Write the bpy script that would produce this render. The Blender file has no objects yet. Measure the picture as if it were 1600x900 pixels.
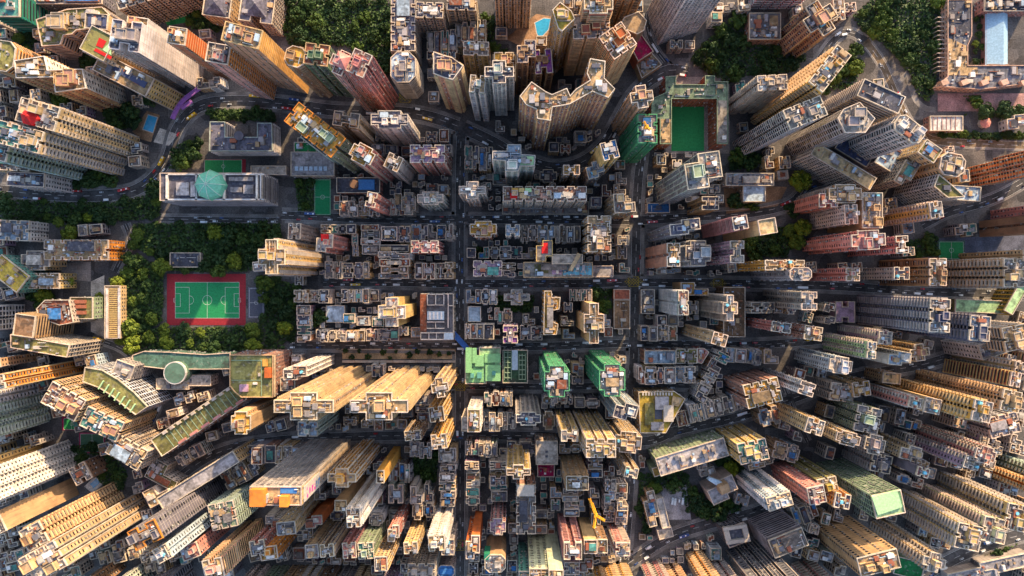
import bpy, math, random
import numpy as np
from mathutils import Vector
# ---------------------------------------------------------------- camera, sky, sun, exposure
SC = bpy.context.scene
H, F, NX, NY = 600.0, 1070.0, 802.0, 438.0        # flying height, focal length in photo pixels, nadir point
cam = bpy.data.cameras.new("camera"); co = bpy.data.objects.new("camera", cam)
SC.collection.objects.link(co); SC.camera = co
co.location = (0, 0, H); co.rotation_euler = (0, 0, 0)
cam.sensor_width = 36; cam.lens = 36 * F / 1600
cam.shift_x = (800 - NX) / 1600; cam.shift_y = -(450 - NY) / 1600
cam.clip_start = 1; cam.clip_end = 9000
SUN = Vector((0.45, 0.89, 0)).normalized(); EL = math.radians(23)
SD = Vector((SUN.x * math.cos(EL), SUN.y * math.cos(EL), math.sin(EL)))
wd = bpy.data.worlds.new("World"); SC.world = wd; wd.use_nodes = True
wn = wd.node_tree.nodes; sky = wn.new("ShaderNodeTexSky"); sky.sky_type = 'NISHITA'; sky.sun_disc = False
sky.sun_elevation = EL; sky.sun_rotation = math.atan2(SUN.x, SUN.y); sky.altitude = 100; sky.dust_density = 2.0; sky.air_density = 1.0
wd.node_tree.links.new(sky.outputs[0], wn["Background"].inputs[0]); wn["Background"].inputs[1].default_value = 0.15
sl = bpy.data.lights.new("sun", 'SUN'); so = bpy.data.objects.new("sun", sl); SC.collection.objects.link(so)
sl.energy = 3.5; sl.angle = math.radians(0.6); sl.color = (1.0, 0.74, 0.43)
so.rotation_euler = SD.to_track_quat('Z', 'Y').to_euler(); so.location = SD * 900
vs = SC.view_settings; vs.view_transform = 'Standard'; vs.look = 'None'; vs.exposure = 1.42; vs.gamma = 1
SC.cycles.max_bounces = 5; SC.cycles.diffuse_bounces = 3; SC.cycles.glossy_bounces = 2
COL = SC.collection
# ---------------------------------------------------------------- pixel <-> place
TX, TY = 0, 0
def t(c, r):
    global TX, TY
    TX, TY = 320 * c, 225 * r
def W(x, y, z=0.0):                                # 4x-zoomed tile pixel -> point at height z
    k = (H - z) / F
    return ((TX + x / 4 - NX) * k, -(TY + y / 4 - NY) * k)
def P(x, y, z=0.0):                                # photo pixel -> point at height z
    k = (H - z) / F
    return ((x - NX) * k, -(y - NY) * k)
# ---------------------------------------------------------------- materials
PAL = dict(cr=(.62,.46,.28), tn=(.48,.34,.21), pk=(.58,.28,.25), dp=(.38,.17,.17), og=(.64,.27,.09), tc=(.52,.16,.07), wh=(.74,.70,.66),
    gy=(.36,.33,.33), dg=(.15,.15,.17), nv=(.07,.08,.14), gn=(.27,.34,.24), dgn=(.07,.13,.08), mi=(.48,.56,.50), yl=(.62,.46,.23), oc=(.62,.36,.13),
    br=(.27,.17,.11), rb=(.34,.13,.09), lv=(.46,.33,.42), lb=(.42,.50,.58), ol=(.22,.20,.09), te=(.13,.30,.26), ng=(.04,.19,.115), nt=(.03,.16,.15),
    pb=(.46,.27,.21), sl=(.16,.15,.18), lg=(.42,.58,.34), bl=(.08,.20,.42), cy=(.22,.50,.62), rd=(.50,.04,.04), vi=(.25,.10,.30), ye=(.42,.30,.06),
    co=(.25,.215,.195), dk=(.09,.09,.11), wb=(.50,.44,.38), sa=(.38,.27,.17), bk=(.30,.12,.08), mg=(.33,.03,.08), gr=(.05,.24,.09), pv=(.36,.22,.20), go=(.55,.40,.13), py=(.56,.56,.36), mw=(.60,.42,.34), nl=(.13,.37,.20), pw=(.66,.58,.48), pl=(.62,.66,.46), sg=(.12,.20,.155))
MATS = {}
for k_, v_ in list(PAL.items()):                   # paint as seen from above is a little richer than the swatches
    l_ = .3*v_[0] + .59*v_[1] + .11*v_[2]; PAL[k_] = tuple(max(.005, min(.8, l_ + (x_ - l_) * 1.22)) for x_ in v_)
def nodes(name, rough=.85, spec=.3):
    m = bpy.data.materials.new(name); m.use_nodes = True
    nt = m.node_tree; b = nt.nodes["Principled BSDF"]
    b.inputs["Roughness"].default_value = rough; b.inputs["Specular IOR Level"].default_value = spec
    return m, nt, b
def N(nt, kind, **kw):
    n = nt.nodes.new(kind)
    for k, v in kw.items():
        if k[0] == 'i': n.inputs[int(k[1:])].default_value = v
        else: setattr(n, k, v)
    return n
def mixc(nt, blend, fac, a, b):
    n = nt.nodes.new("ShaderNodeMix"); n.data_type = 'RGBA'; n.blend_type = blend
    for s, v in ((0, fac), (6, a), (7, b)):
        if hasattr(v, 'links') or hasattr(v, 'is_linked'): nt.links.new(v, n.inputs[s])
        elif isinstance(v, tuple): n.inputs[s].default_value = v + (1,)
        else: n.inputs[s].default_value = v
    return n.outputs[2]
def ramp(nt, fac, stops):
    r = nt.nodes.new("ShaderNodeValToRGB"); e = r.color_ramp.elements
    while len(e) < len(stops): e.new(.5)
    for x, (p, c) in zip(e, stops):
        x.position = p; x.color = (c if isinstance(c, tuple) else (c, c, c)) + (1,)
    nt.links.new(fac, r.inputs[0]); return r.outputs[0]
def noise(nt, vec, scale, detail=3, sc=(1,1,1)):
    mp = N(nt, "ShaderNodeMapping"); mp.inputs[3].default_value = sc
    nt.links.new(vec, mp.inputs[0])
    n = N(nt, "ShaderNodeTexNoise"); n.inputs["Scale"].default_value = scale; n.inputs["Detail"].default_value = detail
    nt.links.new(mp.outputs[0], n.inputs[0]); return n.outputs[0]
def wmat(key):                                     # painted or tiled wall, weathered in vertical streaks
    if ('w', key) in MATS: return MATS['w', key]
    m, nt, b = nodes("wall_" + key, .8, .35)
    tc = N(nt, "ShaderNodeTexCoord").outputs["Object"]; oi = N(nt, "ShaderNodeObjectInfo").outputs["Random"]
    c = mixc(nt, 'MULTIPLY', 1.0, PAL[key], ramp(nt, noise(nt, tc, 1.0, 4, (.35,.35,.03)), [(.25,.74),(.7,1.04)]))
    c = mixc(nt, 'MULTIPLY', 1.0, c, ramp(nt, noise(nt, tc, .06, 2), [(.3,.78),(.7,1.1)]))
    v = N(nt, "ShaderNodeTexVoronoi"); v.distance = 'CHEBYCHEV'; v.inputs["Scale"].default_value = .22; nt.links.new(tc, v.inputs[0])
    c = mixc(nt, 'MULTIPLY', 1.0, c, ramp(nt, v.outputs["Color"], [(.15,.80),(.5,1.0),(.9,1.10)]))
    c = mixc(nt, 'MIX', ramp(nt, noise(nt, tc, 1.0, 5, (.9,.9,.05)), [(.54,0.0),(.76,.62)]), c, (.12,.10,.088))
    c = mixc(nt, 'MULTIPLY', 1.0, c, ramp(nt, oi, [(0,(.80,.82,.88)),(.2,(1.04,.90,.88)),(.4,(.92,.90,.90)),(.6,(1.06,.99,.90)),(.8,(.88,.84,.80)),(1,(1.12,1.02,.98))]))
    nt.links.new(c, b.inputs[0]); MATS['w', key] = m; return m
def rmat(key):                                     # roof deck: patched screed, stains
    if ('r', key) in MATS: return MATS['r', key]
    m, nt, b = nodes("roof_" + key, .9, .2)
    tc = N(nt, "ShaderNodeTexCoord").outputs["Object"]; oi = N(nt, "ShaderNodeObjectInfo").outputs["Random"]
    v = N(nt, "ShaderNodeTexVoronoi"); v.distance = 'CHEBYCHEV'; v.inputs["Scale"].default_value = .16; nt.links.new(tc, v.inputs[0])
    c = mixc(nt, 'MULTIPLY', 1.0, PAL[key], ramp(nt, v.outputs["Color"], [(.2,.68),(.8,1.12)]))
    c = mixc(nt, 'MULTIPLY', 1.0, c, ramp(nt, noise(nt, tc, .5, 5), [(.3,.62),(.68,1.15)]))
    c = mixc(nt, 'MULTIPLY', 1.0, c, ramp(nt, oi, [(0,.62),(1,1.15)]))
    c = mixc(nt, 'MIX', ramp(nt, noise(nt, tc, .22, 6), [(.52,0.0),(.66,.6)]), c, (.055,.048,.044))
    c = mixc(nt, 'MIX', ramp(nt, noise(nt, tc, .35, 4, (1,1,1)), [(.30,.35),(.42,0.0)]), c, (.42,.38,.33))
    nt.links.new(c, b.inputs[0]); MATS['r', key] = m; return m
def pmat(key, rough=.8, nz=1.0):                   # plain stuff with a little noise
    if ('p', key, rough) in MATS: return MATS['p', key, rough]
    m, nt, b = nodes("plain_" + key, rough, .35)
    tc = N(nt, "ShaderNodeTexCoord").outputs["Object"]
    c = mixc(nt, 'MULTIPLY', nz, PAL[key], ramp(nt, noise(nt, tc, .7, 4), [(.3,.75),(.7,1.08)]))
    nt.links.new(c, b.inputs[0]); MATS['p', key, rough] = m; return m
def glass():
    if 'glass' in MATS: return MATS['glass']
    m, nt, b = nodes("window_glass", .18, .5)
    g = N(nt, "ShaderNodeNewGeometry").outputs["Random Per Island"]
    nt.links.new(ramp(nt, g, [(0,(.012,.013,.018)),(.55,(.03,.03,.038)),(.8,(.09,.085,.08)),(.93,(.22,.20,.17)),(1,(.35,.32,.28))]), b.inputs[0])
    MATS['glass'] = m; return m
def acmat():
    if 'ac' in MATS: return MATS['ac']
    m, nt, b = nodes("air_conditioner_boxes", .6, .4)
    g = N(nt, "ShaderNodeObjectInfo").outputs["Random"]; tc = N(nt, "ShaderNodeTexCoord").outputs["Object"]
    nt.links.new(ramp(nt, noise(nt, tc, .8, 2), [(.3,(.10,.09,.085)),(.5,(.34,.31,.28)),(.7,(.62,.58,.52))]), b.inputs[0]); MATS['ac'] = m; return m
def clutmats():
    return [pmat(k) for k in ('co','wb','dg','gy','wh','gy','co','bk','sa','lb','dk','tn')]
# ---------------------------------------------------------------- mesh helpers
def mesh(name, V, Fq, mats, mi=None, ng=None):
    me = bpy.data.meshes.new(name)
    if ng is not None:
        me.from_pydata([tuple(v) for v in V], [], ng)
    else:
        V = np.asarray(V, dtype=np.float32).reshape(-1, 3); Fq = np.asarray(Fq, dtype=np.int32).reshape(-1, 4); n = len(Fq)
        me.vertices.add(len(V)); me.vertices.foreach_set("co", V.ravel())
        me.loops.add(n * 4); me.loops.foreach_set("vertex_index", Fq.ravel())
        me.polygons.add(n); me.polygons.foreach_set("loop_start", np.arange(0, n * 4, 4, dtype=np.int32))
        me.update(calc_edges=True)
    me.polygons.foreach_set('use_smooth', np.zeros(len(me.polygons), dtype=bool))
    for m in (mats if isinstance(mats, list) else [mats]): me.materials.append(m)
    if mi is not None: me.polygons.foreach_set("material_index", np.asarray(mi, dtype=np.int32))
    return me
def obj(name, me, parent=None, loc=None, rz=None):
    o = bpy.data.objects.new(name, me); COL.objects.link(o)
    if parent: o.parent = parent
    if loc: o.location = loc
    if rz: o.rotation_euler.z = rz
    return o
def tag(o, label=None, cat=None, group=None, kind=None):
    for k, v in (("label", label), ("category", cat), ("group", group), ("kind", kind)):
        if v: o[k] = v
    return o
def empty(name, loc, rz=0): return obj(name, None, None, loc, rz)
class Q:                                           # quad collector
    def __init__(s): s.v = []; s.f = []; s.m = []; s.n = 0
    def quads(s, A, m=0):                          # A: (k,4,3)
        A = np.asarray(A, dtype=np.float32); k = len(A)
        s.v.append(A.reshape(-1, 3)); s.f.append(np.arange(k * 4).reshape(-1, 4) + s.n); s.m += [m] * k; s.n += k * 4
    def box(s, x0, y0, z0, x1, y1, z1, m=0, rz=0, bottom=False):
        P8 = np.array([[x0,y0,z0],[x1,y0,z0],[x1,y1,z0],[x0,y1,z0],[x0,y0,z1],[x1,y0,z1],[x1,y1,z1],[x0,y1,z1]], dtype=np.float32)
        if rz:
            cx, cy = (x0 + x1) / 2, (y0 + y1) / 2; c, n = math.cos(rz), math.sin(rz)
            X = P8[:, 0] - cx; Y = P8[:, 1] - cy
            P8[:, 0] = cx + c * X - n * Y; P8[:, 1] = cy + n * X + c * Y
        fs = [[0,1,5,4],[1,2,6,5],[2,3,7,6],[3,0,4,7],[4,5,6,7]] + ([[3,2,1,0]] if bottom else [])
        s.v.append(P8); s.f.append(np.array(fs) + s.n); s.m += [m] * len(fs); s.n += 8
    def bar(s, a, b, r, m=0):
        a = Vector(a); b = Vector(b); d = (b - a).normalized(); u = d.cross(Vector((0, 0, 1)) if abs(d.z) < .9 else Vector((1, 0, 0))).normalized() * r; w = d.cross(u).normalized() * r
        c = [a + u + w, a - u + w, a - u - w, a + u - w, b + u + w, b - u + w, b - u - w, b + u - w]
        s.v.append(np.array([list(x) for x in c], dtype=np.float32)); s.f.append(np.array([[0,1,5,4],[1,2,6,5],[2,3,7,6],[3,0,4,7],[4,5,6,7],[3,2,1,0]]) + s.n); s.m += [m] * 6; s.n += 8
    def cyl(s, x, y, z0, z1, r, m=0, n=10, r1=None):
        r1 = r if r1 is None else r1; a = np.linspace(0, 2 * np.pi, n, endpoint=False)
        lo = np.c_[x + r * np.cos(a), y + r * np.sin(a), np.full(n, z0)]; hi = np.c_[x + r1 * np.cos(a), y + r1 * np.sin(a), np.full(n, z1)]; j = np.roll(np.arange(n), -1)
        s.quads(np.stack([lo, lo[j], hi[j], hi], 1), m)
        c = np.tile([[x, y, z1]], (n, 1)); k = np.arange(0, n, 2)
        s.quads(np.stack([c[k], hi[k], hi[j[k]], hi[j[j[k]]]], 1), m)
    def mesh(s, name, mats): return mesh(name, np.concatenate(s.v), np.concatenate(s.f), mats, s.m)
    def build(s, name, mats, parent=None, loc=None, rz=None): return obj(name, s.mesh(name, mats), parent, loc, rz)
def ccw(p):
    a = sum(p[i][0] * p[(i+1) % len(p)][1] - p[(i+1) % len(p)][0] * p[i][1] for i in range(len(p)))
    return p if a > 0 else p[::-1]
def area(p): return abs(sum(p[i][0] * p[(i+1) % len(p)][1] - p[(i+1) % len(p)][0] * p[i][1] for i in range(len(p)))) / 2
def inside(p, x, y):
    r = False; n = len(p)
    for i in range(n):
        (x1, y1), (x2, y2) = p[i], p[(i+1) % n]
        if (y1 > y) != (y2 > y) and x < (x2 - x1) * (y - y1) / (y2 - y1) + x1: r = not r
    return r
def offset(p, d):
    n = len(p); out = []
    for i in range(n):
        a, b, c = p[i-1], p[i], p[(i+1) % n]
        e1 = Vector((b[0]-a[0], b[1]-a[1])); e2 = Vector((c[0]-b[0], c[1]-b[1]))
        if e1.length < 1e-6 or e2.length < 1e-6: out.append(b); continue
        e1.normalize(); e2.normalize(); n1 = Vector((e1.y, -e1.x)); n2 = Vector((e2.y, -e2.x)); k = 1 + n1.dot(n2)
        m = (n1 + n2) / max(k, .35); out.append((b[0] + m.x * d, b[1] + m.y * d))
    return out
def side_quads(p, z0, z1):
    a = np.array(p, dtype=np.float32); b = np.roll(a, -1, 0); n = len(a)
    o = np.ones((n, 1), dtype=np.float32)
    return np.stack([np.hstack([a, o*z0]), np.hstack([b, o*z0]), np.hstack([b, o*z1]), np.hstack([a, o*z1])], 1)
def ring_quads(pi, po, z):
    a = np.array(pi, dtype=np.float32); b = np.array(po, dtype=np.float32); a2 = np.roll(a, -1, 0); b2 = np.roll(b, -1, 0); o = np.full((len(a), 1), z, dtype=np.float32)
    return np.stack([np.hstack([b, o]), np.hstack([b2, o]), np.hstack([a2, o]), np.hstack([a, o])], 1)
def prism(name, p, z0, z1, m, parent=None, loc=None):
    p = ccw(p); n = len(p)
    V = [(x, y, z0) for x, y in p] + [(x, y, z1) for x, y in p]
    fs = [(i, (i+1) % n, n + (i+1) % n, n + i) for i in range(n)] + [tuple(range(n, 2*n))]
    return obj(name, mesh(name, V, None, m, ng=fs), parent, loc)
def sheet(name, p, z, m, parent=None):
    p = ccw(p); return obj(name, mesh(name, [(x, y, z) for x, y in p], None, m, ng=[tuple(range(len(p)))]), parent)
def rot(p, a): c, s = math.cos(a), math.sin(a); return [(c*x - s*y, s*x + c*y) for x, y in p]
def shape(s, a, b):                                # half extents -> footprint
    if s == 'x': k, l = a * .45, b * .45; return [(-k,-b),(k,-b),(k,-l),(a,-l),(a,l),(k,l),(k,b),(-k,b),(-k,l),(-a,l),(-a,-l),(-k,-l)]
    if s == 'y': k, l = a * .62, b * .62; return [(-k,-b),(k,-b),(k,-l),(a,-l),(a,l),(k,l),(k,b),(-k,b),(-k,l),(-a,l),(-a,-l),(-k,-l)]
    if s == 'h':
        k, l = a * .3, b * .5
        return [(-a,-b),(-k,-b),(-k,-l),(k,-l),(k,-b),(a,-b),(a,b),(k,b),(k,l),(-k,l),(-k,b),(-a,b)]
    if s == 'i':
        k, l = a * .5, b * .3
        return [(-a,-b),(a,-b),(a,-l),(k,-l),(k,l),(a,l),(a,b),(-a,b),(-a,l),(-k,l),(-k,-l),(-a,-l)]
    if s == 'n':                                   # light wells on every side
        dp = min(a, b) * .3; dp = min(dp, 3.4); out = []
        for (x0, y0), (x1, y1) in (((-a,-b),(a,-b)), ((a,-b),(a,b)), ((a,b),(-a,b)), ((-a,b),(-a,-b))):
            L = math.hypot(x1-x0, y1-y0); ux, uy = (x1-x0)/L, (y1-y0)/L; nx, ny = -uy, ux; k = max(2, int(round(L / 8.0))); bay = L / k; nw = min(bay * .28, 2.6); out.append((x0, y0))
            if L < 6: continue
            for i in range(1, k):
                for t_, o in ((i*bay-nw/2, 0), (i*bay-nw/2, dp), (i*bay+nw/2, dp), (i*bay+nw/2, 0)): out.append((x0 + ux*t_ + nx*o, y0 + uy*t_ + ny*o))
        return out
    if s == 'o': c = min(a, b) * .5; return [(-a+c,-b),(a-c,-b),(a,-b+c),(a,b-c),(a-c,b),(-a+c,b),(-a,b-c),(-a,-b+c)]
    if s == 'e': return [(a * math.cos(i * math.pi / 8), b * math.sin(i * math.pi / 8)) for i in range(16)]
    if s == 'l': return [(-a,-b),(a,-b),(a,0),(0,0),(0,b),(-a,b)]
    if s == 'u': return [(-a,-b),(a,-b),(a,b),(a*.45,b),(a*.45,-b*.2),(-a*.45,-b*.2),(-a*.45,b),(-a,b)]
    if s == 'z': return [(-a,-b),(a*.2,-b),(a*.2,-b*.5),(a,-b*.5),(a,b),(-a*.2,b),(-a*.2,b*.5),(-a,b*.5)]
    return [(-a,-b),(a,-b),(a,b),(-a,b)]
# ---------------------------------------------------------------- facades
def facade(p, z0, z1, f0, fl, pitch, side=None):
    f = f0
    win, led, fin, ac, pipe = [], [], [], [], []; n = len(p); fl *= (.9 + .25 * RS.random()) * (1.12 if f == 'd' else 1); pitch *= (.85 + .35 * RS.random()) * (1.1 if f == 'd' else 1)
    zs = np.arange(z0 + 1.3, z1 - 1.6, fl)
    if len(zs) == 0: return win, led, fin, ac, pipe
    for i in range(n):
        a = np.array(p[i]); b = np.array(p[(i+1) % n]); e = b - a; L = np.hypot(*e)
        if L < 1.6: continue
        e = e / L; nr = np.array([e[1], -e[0]])
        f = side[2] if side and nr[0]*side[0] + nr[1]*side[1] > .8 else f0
        if f == 'b' and L > 5: continue
        pt = pitch * (1.0 if L > 6 else .8); nb = max(1, int(L / pt)); st = L / nb; uc = (np.arange(nb) + .5) * st
        wf = {'p': .52, 'g': .72, 'f': .55, 'd': .5, 'b': .35, 'c': .86, 'v': .5, 'l': .8}[f]; hh = {'p': 1.5, 'g': 2.2, 'l': 1.7, 'c': 2.6, 'v': 2.4}.get(f, 1.6)
        if f == 'l': uc = np.array([L / 2]); wid = L - .7
        else: wid = st * wf
        if f == 'v': uc = uc[::2] if nb > 2 else uc
        U, Z = np.meshgrid(uc, zs); U = U.ravel(); Z = Z.ravel(); hh = min(hh, fl - .6)
        def quad(u0, u1, za, zb, o):
            c = lambda u, z: np.c_[a[0] + e[0]*u + nr[0]*o, a[1] + e[1]*u + nr[1]*o, z]
            return np.stack([c(u0, za), c(u1, za), c(u1, zb), c(u0, zb)], 1)
        jw = wid * (1 - .25 * RS.random(len(U))); win.append(quad(U - jw/2, U + jw/2, Z + .25 * RS.random(len(U)), Z + hh, .07))
        if f != 'c' and f != 'l':
            m = RS.random(len(U)) < .22; u, z = U[m] + (RS.random(m.sum()) - .5) * wid * .8, Z[m] - .1; s_ = .35 + .35 * RS.random(m.sum())
            fr = quad(u - s_, u + s_, z - .65, z, .75); bk = quad(u - s_, u + s_, z - .65, z, .05)
            ac += [fr, np.stack([fr[:, 3], fr[:, 2], bk[:, 2], bk[:, 3]], 1), np.stack([bk[:, 0], fr[:, 0], fr[:, 3], bk[:, 3]], 1), np.stack([fr[:, 1], bk[:, 1], bk[:, 2], fr[:, 2]], 1)]
        if L > 5 and f in 'pbvd':                      # drain pipes
            k = max(1, int(L / 9)); us = (np.arange(k) + RS.random(k)) * L / k; o1 = np.ones(k); pipe.append(quad(us - .11, us + .11, o1 * z0, o1 * (z1 - .7), .22))
        if f in 'gf' and L > 3:
            us = np.arange(nb + 1) * st; us[0] += .2; us[-1] -= .2; k = np.ones(len(us))
            A = quad(us - .2, us + .2, k*z0, k*z1, .55); fin.append(A)
            for sg in (-1, 1):
                B = A.copy(); B[:, 0 if sg < 0 else 1] = A[:, 1 if sg < 0 else 0]; B[:, 3 if sg < 0 else 2] = A[:, 2 if sg < 0 else 3]
                j = (1, 2) if sg < 0 else (0, 3)
                C = np.stack([A[:, 0], A[:, 0], A[:, 3], A[:, 3]], 1) if sg < 0 else np.stack([A[:, 1], A[:, 1], A[:, 2], A[:, 2]], 1)
                ix = (0, 3) if sg < 0 else (1, 2)
                C[:, ix[0]] -= np.array([nr[0]*.55, nr[1]*.55, 0]); C[:, ix[1]] -= np.array([nr[0]*.55, nr[1]*.55, 0])
                fin.append(C)
        if f == 'd':                               # balconies / air-conditioner boxes under every second bay
            m = (np.floor(U / st).astype(int) % 2 == 0) if nb > 1 else np.ones(len(U), bool)
            u, z = U[m], Z[m]; w2 = st * .42; ha = .8
            fr = quad(u - w2, u + w2, z - ha, z + .35, 1.25); bk = quad(u - w2, u + w2, z - ha, z + .35, .02)
            fin += [fr, np.stack([fr[:, 3], fr[:, 2], bk[:, 2], bk[:, 3]], 1), np.stack([bk[:, 0], fr[:, 0], fr[:, 3], bk[:, 3]], 1), np.stack([fr[:, 1], bk[:, 1], bk[:, 2], fr[:, 2]], 1)]
    f = f0
    if f in 'glv' or f == 'c':
        o = {'g': .45, 'l': .6, 'v': .2, 'c': .12}[f]; po = offset(p, o); th = .35 if f != 'l' else .55
        S = side_quads(po, 0, th); R1 = ring_quads(p, po, th)
        step = zs - .45
        for z in step:
            d = np.array([0, 0, z]); led.append(S + d); led.append(R1 + d)
    return win, led, fin, ac, pipe
RS = np.random.RandomState(11)
COUNT = {}
FOOT = []                                          # (polygon, height, label) of every footprint
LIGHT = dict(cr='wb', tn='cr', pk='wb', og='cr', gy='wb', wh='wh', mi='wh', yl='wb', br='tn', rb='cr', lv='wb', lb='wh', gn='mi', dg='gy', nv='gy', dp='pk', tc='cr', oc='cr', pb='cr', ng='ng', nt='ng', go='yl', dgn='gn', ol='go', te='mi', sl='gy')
def roof_stuff(root, p, h, rf, rnd, c, big):
    xs = [q[0] for q in p]; ys = [q[1] for q in p]; x0, x1, y0, y1 = min(xs), max(xs), min(ys), max(ys); ip = offset(p, -1.0)
    def spot(mx, my):
        for _ in range(30):
            x = rnd.uniform(x0 + mx, x1 - mx) if x1 - x0 > 2*mx else (x0+x1)/2; y = rnd.uniform(y0 + my, y1 - my) if y1 - y0 > 2*my else (y0+y1)/2
            if all(inside(ip, x + sx*mx, y + sy*my) for sx in (-1, 1) for sy in (-1, 1)): return x, y
        return None
    S = min(x1 - x0, y1 - y0); taken = []

    if rf == 't':
        lm = wmat(c); lt = wmat(LIGHT.get(c, 'wb'))
        for k in range(1 if big < 180 else (2 if big < 600 else 3)):
            mx, my = S * rnd.uniform(.13, .2), S * rnd.uniform(.13, .2); s = spot(mx, my)
            if not s: continue
            hh = rnd.uniform(3.2, 6.5); q = Q(); x, y = s
            q.box(x-mx, y-my, h, x+mx, y+my, h+hh, 0); q.box(x-mx-.2, y-my-.2, h+hh-.5, x+mx+.2, y-my+.3, h+hh+.7, 1); q.box(x-mx-.2, y+my-.3, h+hh-.5, x+mx+.2, y+my+.2, h+hh+.7, 1)
            q.box(x-mx-.2, y-my+.3, h+hh-.5, x-mx+.3, y+my-.3, h+hh+.7, 1); q.box(x+mx-.3, y-my+.3, h+hh-.5, x+mx+.2, y+my-.3, h+hh+.7, 1)
            q.build("machine_room", [lm, lt], root); taken.append((x, y, mx, my))
        q = Q(); ay = sorted(set(round(v[1], 2) for v in p)); axx = sorted(set(round(v[0], 2) for v in p))
        for k in range(rnd.randint(2, 4)):                 # low walls that divide the roof into cells
            hor = rnd.random() < .5; v = rnd.uniform(.25, .75); za = rnd.uniform(.7, 1.5)
            pos = y0 + (y1-y0)*v if hor else x0 + (x1-x0)*v
            run = []
            for u in np.linspace(0, 1, 25):
                X, Y = (x0 + (x1-x0)*u, pos) if hor else (pos, y0 + (y1-y0)*u)
                if inside(ip, X, Y): run.append((X, Y))
                elif run: break
            if len(run) > 3:
                (ax_, ay_), (bx_, by_) = run[0], run[-1]; q.box(min(ax_, bx_) - .18, min(ay_, by_) - .18, h, max(ax_, bx_) + .18, max(ay_, by_) + .18, h + za)
        if q.n: tag(q.build("roof_partition", [lt], root), kind="stuff")
        s = spot(S*.08, S*.08)
        if s:
            q = Q(); r = max(1.1, S * .07)
            if rnd.random() < .5: q.cyl(s[0], s[1], h+.3, h+2.8, r, 0, 12)
            else: q.box(s[0]-r, s[1]-r, h, s[0]+r, s[1]+r, h+2.4, 0)
            q.build("water_tank", [pmat(rnd.choice(['wh','lb','wb','gy','cy']))], root)
    if rf in 'tcb':
        n = int(min(80, max(6, big / (3.2 if rf == 'c' else 8 if rf == 't' else 30)))); q = Q()
        if rf == 'c':                                  # squatter sheds and stair hoods
            for k in range(rnd.randint(1, 3)):
                mx, my = rnd.uniform(.12, .26) * (x1-x0), rnd.uniform(.12, .26) * (y1-y0); s = spot(mx, my)
                if s and all(abs(s[0]-a) > mx+b or abs(s[1]-e) > my+g for a, e, b, g in taken):
                    hh = rnd.uniform(2.2, 3.6); hq = Q(); hq.box(s[0]-mx, s[1]-my, h, s[0]+mx, s[1]+my, h+hh-.2, 0); hq.box(s[0]-mx-.25, s[1]-my-.25, h+hh-.2, s[0]+mx+.25, s[1]+my+.25, h+hh, 1, bottom=True)
                    hq.build("roof_shed", [wmat(rnd.choice(['gy','wb','pb'])), rmat(rnd.choice(['co','wb','lb','bk','te','sa','gy','dk','bl','wh']))], root); taken.append((s[0], s[1], mx+.3, my+.3))
        for k in range(n):
            if rnd.random() < .22: mx, my, hh = rnd.uniform(1.3, 3.2), rnd.uniform(.9, 2.0), rnd.uniform(2.0, 3.0)
            elif rnd.random() < .42: mx, my, hh = (rnd.uniform(1.2, 4), .13, rnd.uniform(.8, 1.8))
            else: mx, my, hh = rnd.uniform(.3, 1.0), rnd.uniform(.3, .9), rnd.uniform(.5, 1.7)
            if rnd.random() < .5: mx, my = my, mx
            s = spot(mx, my)
            if s and all(abs(s[0]-a) > mx+b or abs(s[1]-e) > my+g for a, e, b, g in taken): q.box(s[0]-mx, s[1]-my, h, s[0]+mx, s[1]+my, h + hh + rnd.uniform(0,.05), rnd.randrange(12))
        if q.n: tag(q.build("rooftop_clutter", CLUT, root), kind="stuff")
CLUT = clutmats(); ANG = [0]
def building(name, label, cat, loc, p, ang, h, f='p', c='cr', r='co', c2=None, rf='t', fl=3.5, pitch=3.3, group=None, pc=None, seed=None, par=1.1, side=None):
    rnd = random.Random(label if seed is None else seed)
    root = empty(name, (loc[0], loc[1], 0), ang); tag(root, label, cat, group)
    p = ccw(p); big = area(p); m = wmat(c); l2 = wmat(c2 or LIGHT.get(c, 'wb'))
    mi = None; sd = None
    if side:                                       # one side has its own finish, with sunlit brightness painted into its colour
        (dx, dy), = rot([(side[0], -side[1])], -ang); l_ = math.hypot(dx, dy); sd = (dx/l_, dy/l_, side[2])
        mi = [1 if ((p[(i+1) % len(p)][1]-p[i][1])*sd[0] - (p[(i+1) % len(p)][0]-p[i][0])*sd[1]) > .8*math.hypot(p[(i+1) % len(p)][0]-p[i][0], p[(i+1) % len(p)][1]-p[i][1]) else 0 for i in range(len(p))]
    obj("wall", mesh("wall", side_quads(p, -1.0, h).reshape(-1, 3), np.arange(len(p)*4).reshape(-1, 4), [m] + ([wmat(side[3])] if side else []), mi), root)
    obj("roof", mesh("roof", [(x, y, h) for x, y in p], None, rmat(r), ng=[tuple(range(len(p)))]), root)
    po, pi = offset(p, .14), offset(p, -.42); q = Q(); zt = h + par
    q.quads(side_quads(po, h - .6, zt)); q.quads(side_quads(pi[::-1], h, zt)); q.quads(ring_quads(pi, po, zt)); q.quads(ring_quads(po, p, h - .6)[:, ::-1])
    q.build("parapet", [wmat(pc or 'pw')], root)
    win, led, fin, ac, pipe = facade(p, 0.0, h, f, fl, pitch, sd)
    for nm, A, mt in (("window", win, glass()), ("floor_ledge", led, l2), ("balcony" if f == 'd' else "facade_fin", fin, l2), ("air_conditioner", ac, acmat()), ("drain_pipe", pipe, pmat('gy'))):
        if A:
            q = Q(); q.quads(np.concatenate(A)); tag(q.build(nm, [mt], root), kind="stuff")
    roof_stuff(root, p, h, rf, rnd, c, big)
    FOOT.append(([(loc[0] + x, loc[1] + y) for x, y in rot(p, ang)], h, label))
    return root
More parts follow.
